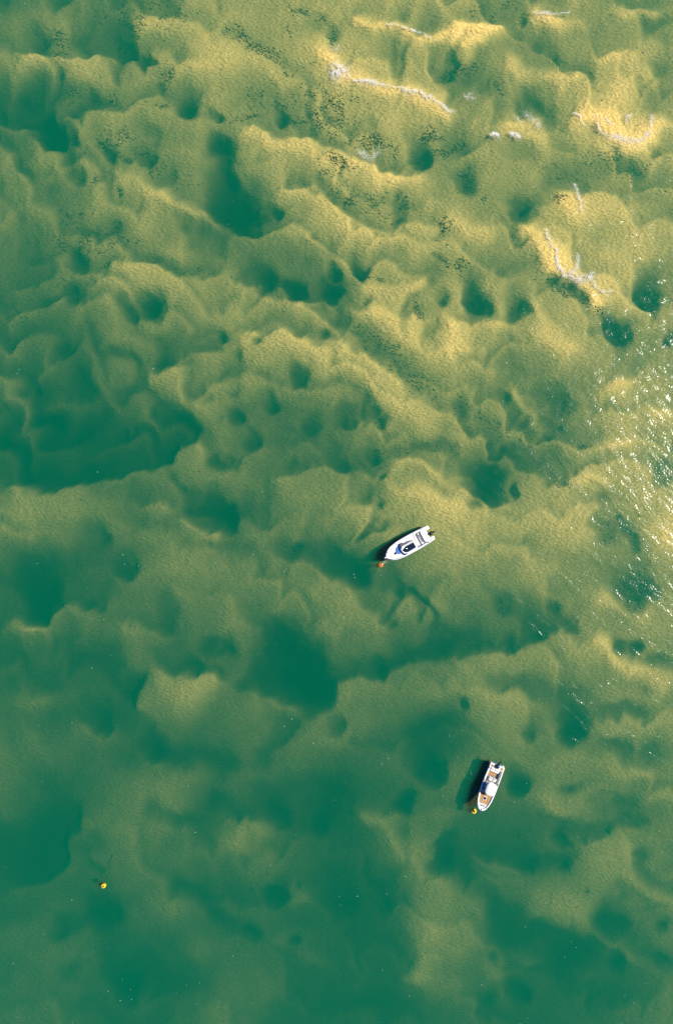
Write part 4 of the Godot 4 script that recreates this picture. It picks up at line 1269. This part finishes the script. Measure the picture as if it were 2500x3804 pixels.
func make_moorings() -> void:
	make_buoy("mooring_buoy", "orange round mooring buoy tied to the bow of the white motorboat", Vector3(5.47, 0.0, 6.55), 0.29, "orange_plastic", 0.4)
	make_buoy("mooring_buoy_001", "yellow round mooring buoy touching the bow of the boat with teak decks", Vector3(16.96, 0.0, 36.97), 0.32, "yellow_plastic", 1.1)
	make_buoy("mooring_buoy_002", "lone yellow mooring buoy floating with no boat near it", Vector3(-28.75, 0.0, 46.2), 0.29, "yellow_plastic", 0.1)
	var ring := Vector3(5.47, 0.4, 6.55)
	var ends := [["mooring_rope", "pale mooring rope nearest the bow tip, orange buoy to white motorboat", Vector3(6.2, 1.06, 5.62)], ["mooring_rope_001", "second pale mooring rope, orange buoy to white motorboat bow", Vector3(6.36, 1.02, 5.78)], ["mooring_rope_002", "slack outer mooring rope from orange buoy to white motorboat bow", Vector3(6.6, 0.98, 5.9)]]
	for e in ends:
		var pts := []
		for k in 9:
			var f := k / 8.0
			pts.append(ring.lerp(e[2], f) - Vector3(0, 0.16 * sin(PI * f), 0))
		var o := part(e[0], tube(pts, 0.022), "rope", self)
		tag(o, e[1], "rope", "mooring ropes at the orange buoy")
	# the lone buoy's chain runs off to the bottom
	var pts := []
	for k in 13:
		var f := k / 12.0
		var x := -28.75 + 0.75 * f + 0.12 * sin(f * 5.0)
		var z := 46.2 - 3.2 * f
		pts.append(Vector3(x, lerpf(-0.1, ground(-28.0, 43.0) + 0.06, pow(f, 0.7)), z))
	var c := part("mooring_chain", tube(pts, 0.03), "chain", self)
	tag(c, "dark weedy mooring chain leading down from the lone yellow buoy", "chain")


# ---- foam
func make_foam() -> void:
	# each: name and label, then strands (half width and points in metres)
	var lace := make_noise(95, 0.3, 3)
	var patches := [
		["triangular patch of foam at the upper left end of the sandbar crest", [[0.5, 1.2, [-0.58,-55.24,-0.22,-53.98]], [0.35, 1.2, [-0.58,-55.24,0.33,-54.79,1.32,-54.37]], [0.35, 1, [-0.4,-53.79,0.69,-54.16]]]],
		["bright foam line next to the triangular foam patch on the sandbar", [[0.16, 1.6, [2.32,-53.34,3.59,-53.43,4.85,-53.07,5.94,-52.71]], [0.08, 0.8, [1.41,-54.34,2.32,-53.34]]]],
		["long white foam line down the crest of the upper sandbar", [[0.06, 1, [5.94,-52.71,8.3,-52.44]], [0.2, 1.5, [8.3,-52.44,9.93,-51.8,11.19,-51.35,12.1,-50.9]], [0.14, 1.3, [12.1,-50.9,14.09,-49.9,14.64,-49.63]]]],
		["thin foam thread along the topmost sandbar", [[0.08, 1, [6.3,-60.28,7.21,-60.41,8.48,-60.01,10.11,-59.5,11.56,-58.96]]]],
		["foam tuft on the small bar beside the dark weed clump", [[0.15, 0.9, [24.2,-61.85,25.83,-61.73,26.74,-61.58]], [0.06, 0.8, [26.74,-61.58,28.91,-61.85]]]],
		["left of the two white foam crescents", [[0.12, 3, [18.77,-46.46,19.09,-46.73,19.49,-46.82,19.85,-46.69,20.13,-46.49]]]],
		["right of the two white foam crescents", [[0.14, 3, [21.52,-46.95,22.12,-46.87,22.48,-46.64,22.79,-46.28]]]],
		["broad curl of foam below the right-hand sandbar", [[0.1, 1, [32.17,-47.27,33.62,-46.55]], [0.28, 1.2, [33.62,-46.51,34.71,-46.37,35.79,-46.1,36.88,-46.19,37.79,-46.46]], [0.2, 1, [37.79,-46.46,38.42,-47.27,38.69,-48.9]]]],
		["web of thin foam threads on the right-hand sandbar", [[0.07, 1, [29.27,-48.9,30.18,-49.17,30.72,-48.09]], [0.07, 1, [32.17,-48.9,32.39,-47.27]], [0.08, 1, [33.26,-48.9,33.89,-48.18,34.34,-47.54]], [0.1, 1, [36.52,-48.99,35.52,-48.63,35.7,-47.73]]]],
		["foam wisps over the bar above the two crescents", [[0.16, 0.7, [21.85,-48.81,22.39,-48]], [0.28, 0.6, [23.48,-49.36,24.2,-48.36,25.11,-48]]]],
		["hooked foam line at the head of the glittering sandbar", [[0.12, 1.3, [29.54,-40.48,29.73,-39.03,30.09,-38.22,30.45,-36.95]]]],
		["ragged foam along the edge of the long diagonal sandbar", [[0.14, 1.3, [25.83,-34.95,26.56,-33.14,27.1,-31.88,27.37,-30.97]], [0.14, 1.2, [27.37,-31.55,27.64,-30.1,28.37,-29.29,28.82,-29.19]], [0.08, 0.8, [27.46,-30.64,27.37,-29.74]]]],
		["knot of foam in the middle of the diagonal sandbar", [[0.2, 1, [29.73,-31.73,29.73,-30.46,29.09,-29.38]], [0.34, 1.3, [29.09,-29.38,30.36,-29.01,31.17,-28.74]], [0.24, 1.2, [31.17,-28.74,31.45,-29.74]]]],
		["foam thread trailing from the lower end of the diagonal sandbar", [[0.1, 1, [31.45,-28.38,32.08,-27.84,32.81,-27.33,34.16,-27.06]]]],
		["scatter of foam over the trough beside the dark pool", [[0.25, 0.6, [2.5,-44.56,3.95,-43.92,5.22,-44.83]], [0.2, 0.5, [2.68,-44.37,3.41,-43.74]]]],
		["pale foam spot just above the triangular foam patch", [[0.35, 0.6, [-0.4,-57.42,0.33,-57.15]]]],
		["small foam patch under the black weed clump", [[0.25, 0.8, [16.05,-51.53,16.59,-51.62,17.05,-51.4]]]],
	]
	for f in patches:
		var t := PackedVector3Array()
		for s in f[1]:
			var wide: float = s[0]
			var p: Array = s[2]
			var run := 0.0
			for k in range(0, p.size() - 2, 2):
				var a := Vector2(p[k], p[k + 1])
				var b := Vector2(p[k + 2], p[k + 3])
				var n := int(ceil(a.distance_to(b) * s[1] * 1500.0 * maxf(wide, 0.1)))
				for q in n:
					var g := rng.randf()
					var c := a.lerp(b, g)
					# strands wander, thin out and tear
					c += Vector2(lace.get_noise_2d(c.x, c.y), lace.get_noise_2d(c.y + 50.0, c.x)) * 0.6
					c += Vector2(rng.randfn(0.0, 1.0), rng.randfn(0.0, 1.0)) * wide * 0.85
					if absf(lace.get_noise_2d(c.x * 3.0, c.y * 3.0)) > 0.4 * rng.randf_range(0.3, 1.4):
						continue
					bubble(t, Vector3(c.x, 0.05 + rng.randf() * 0.05, c.y), rng.randf_range(0.01, 0.028))
					# the thin wash that trails off the line
					if rng.randf() < 0.45:
						c += Vector2(rng.randfn(0.0, 1.0), absf(rng.randfn(0.0, 1.0)) * 1.3) * (wide + 0.12)
						bubble(t, Vector3(c.x, 0.05, c.y), rng.randf_range(0.008, 0.02))
		var st := SurfaceTool.new()
		st.begin(Mesh.PRIMITIVE_TRIANGLES)
		for v in t:
			st.add_vertex(v)
		var o := part("foam_streak", st.commit(), "foam", self)
		tag(o, f[0], "foam", "streaks of foam on the shallow bars", "stuff")
	# lone flecks that drift everywhere
	var one := PackedVector3Array()
	bubble(one, Vector3.ZERO, 1.0)
	var st := SurfaceTool.new()
	st.begin(Mesh.PRIMITIVE_TRIANGLES)
	for v in one:
		st.add_vertex(v)
	var mm := MultiMesh.new()
	mm.transform_format = MultiMesh.TRANSFORM_3D
	mm.mesh = st.commit()
	mm.instance_count = 420
	var drift := make_noise(91, 0.05, 3)
	for k in 420:
		var at := Vector2.ZERO
		for tries in 20:
			at = Vector2(rng.randf_range(-46, 46), rng.randf_range(-66, 68))
			if rng.randf() < 0.25 + 0.9 * drift.get_noise_2d(at.x, at.y) + 0.2 * smoothstep(-20.0, 30.0, at.x):
				break
		var s := rng.randf_range(0.015, 0.035)
		mm.set_instance_transform(k, Transform3D(Basis(Vector3.UP, rng.randf() * TAU).scaled(Vector3(s * rng.randf_range(0.7, 2.0), s * 0.5, s)), Vector3(at.x, 0.06, at.y)))
	var o := MultiMeshInstance3D.new()
	o.name = "foam_flecks"
	o.multimesh = mm
	o.material_override = mats["foam"]
	tag(o, "tiny white flecks of foam drifting on the green water", "foam", "", "stuff")
	add_child(o)


func bubble(t: PackedVector3Array, c: Vector3, r: float) -> void:
	# a flattened blob of six corners
	var turn := rng.randf() * TAU
	var ring := []
	for k in 5:
		var a := turn + TAU * k / 5.0
		ring.append(c + Vector3(cos(a), 0, sin(a)) * r * rng.randf_range(0.7, 1.25))
	var top := c + Vector3(0, r * 0.5, 0)
	for k in 5:
		t.append_array(PackedVector3Array([top, ring[k], ring[(k + 1) % 5]]))
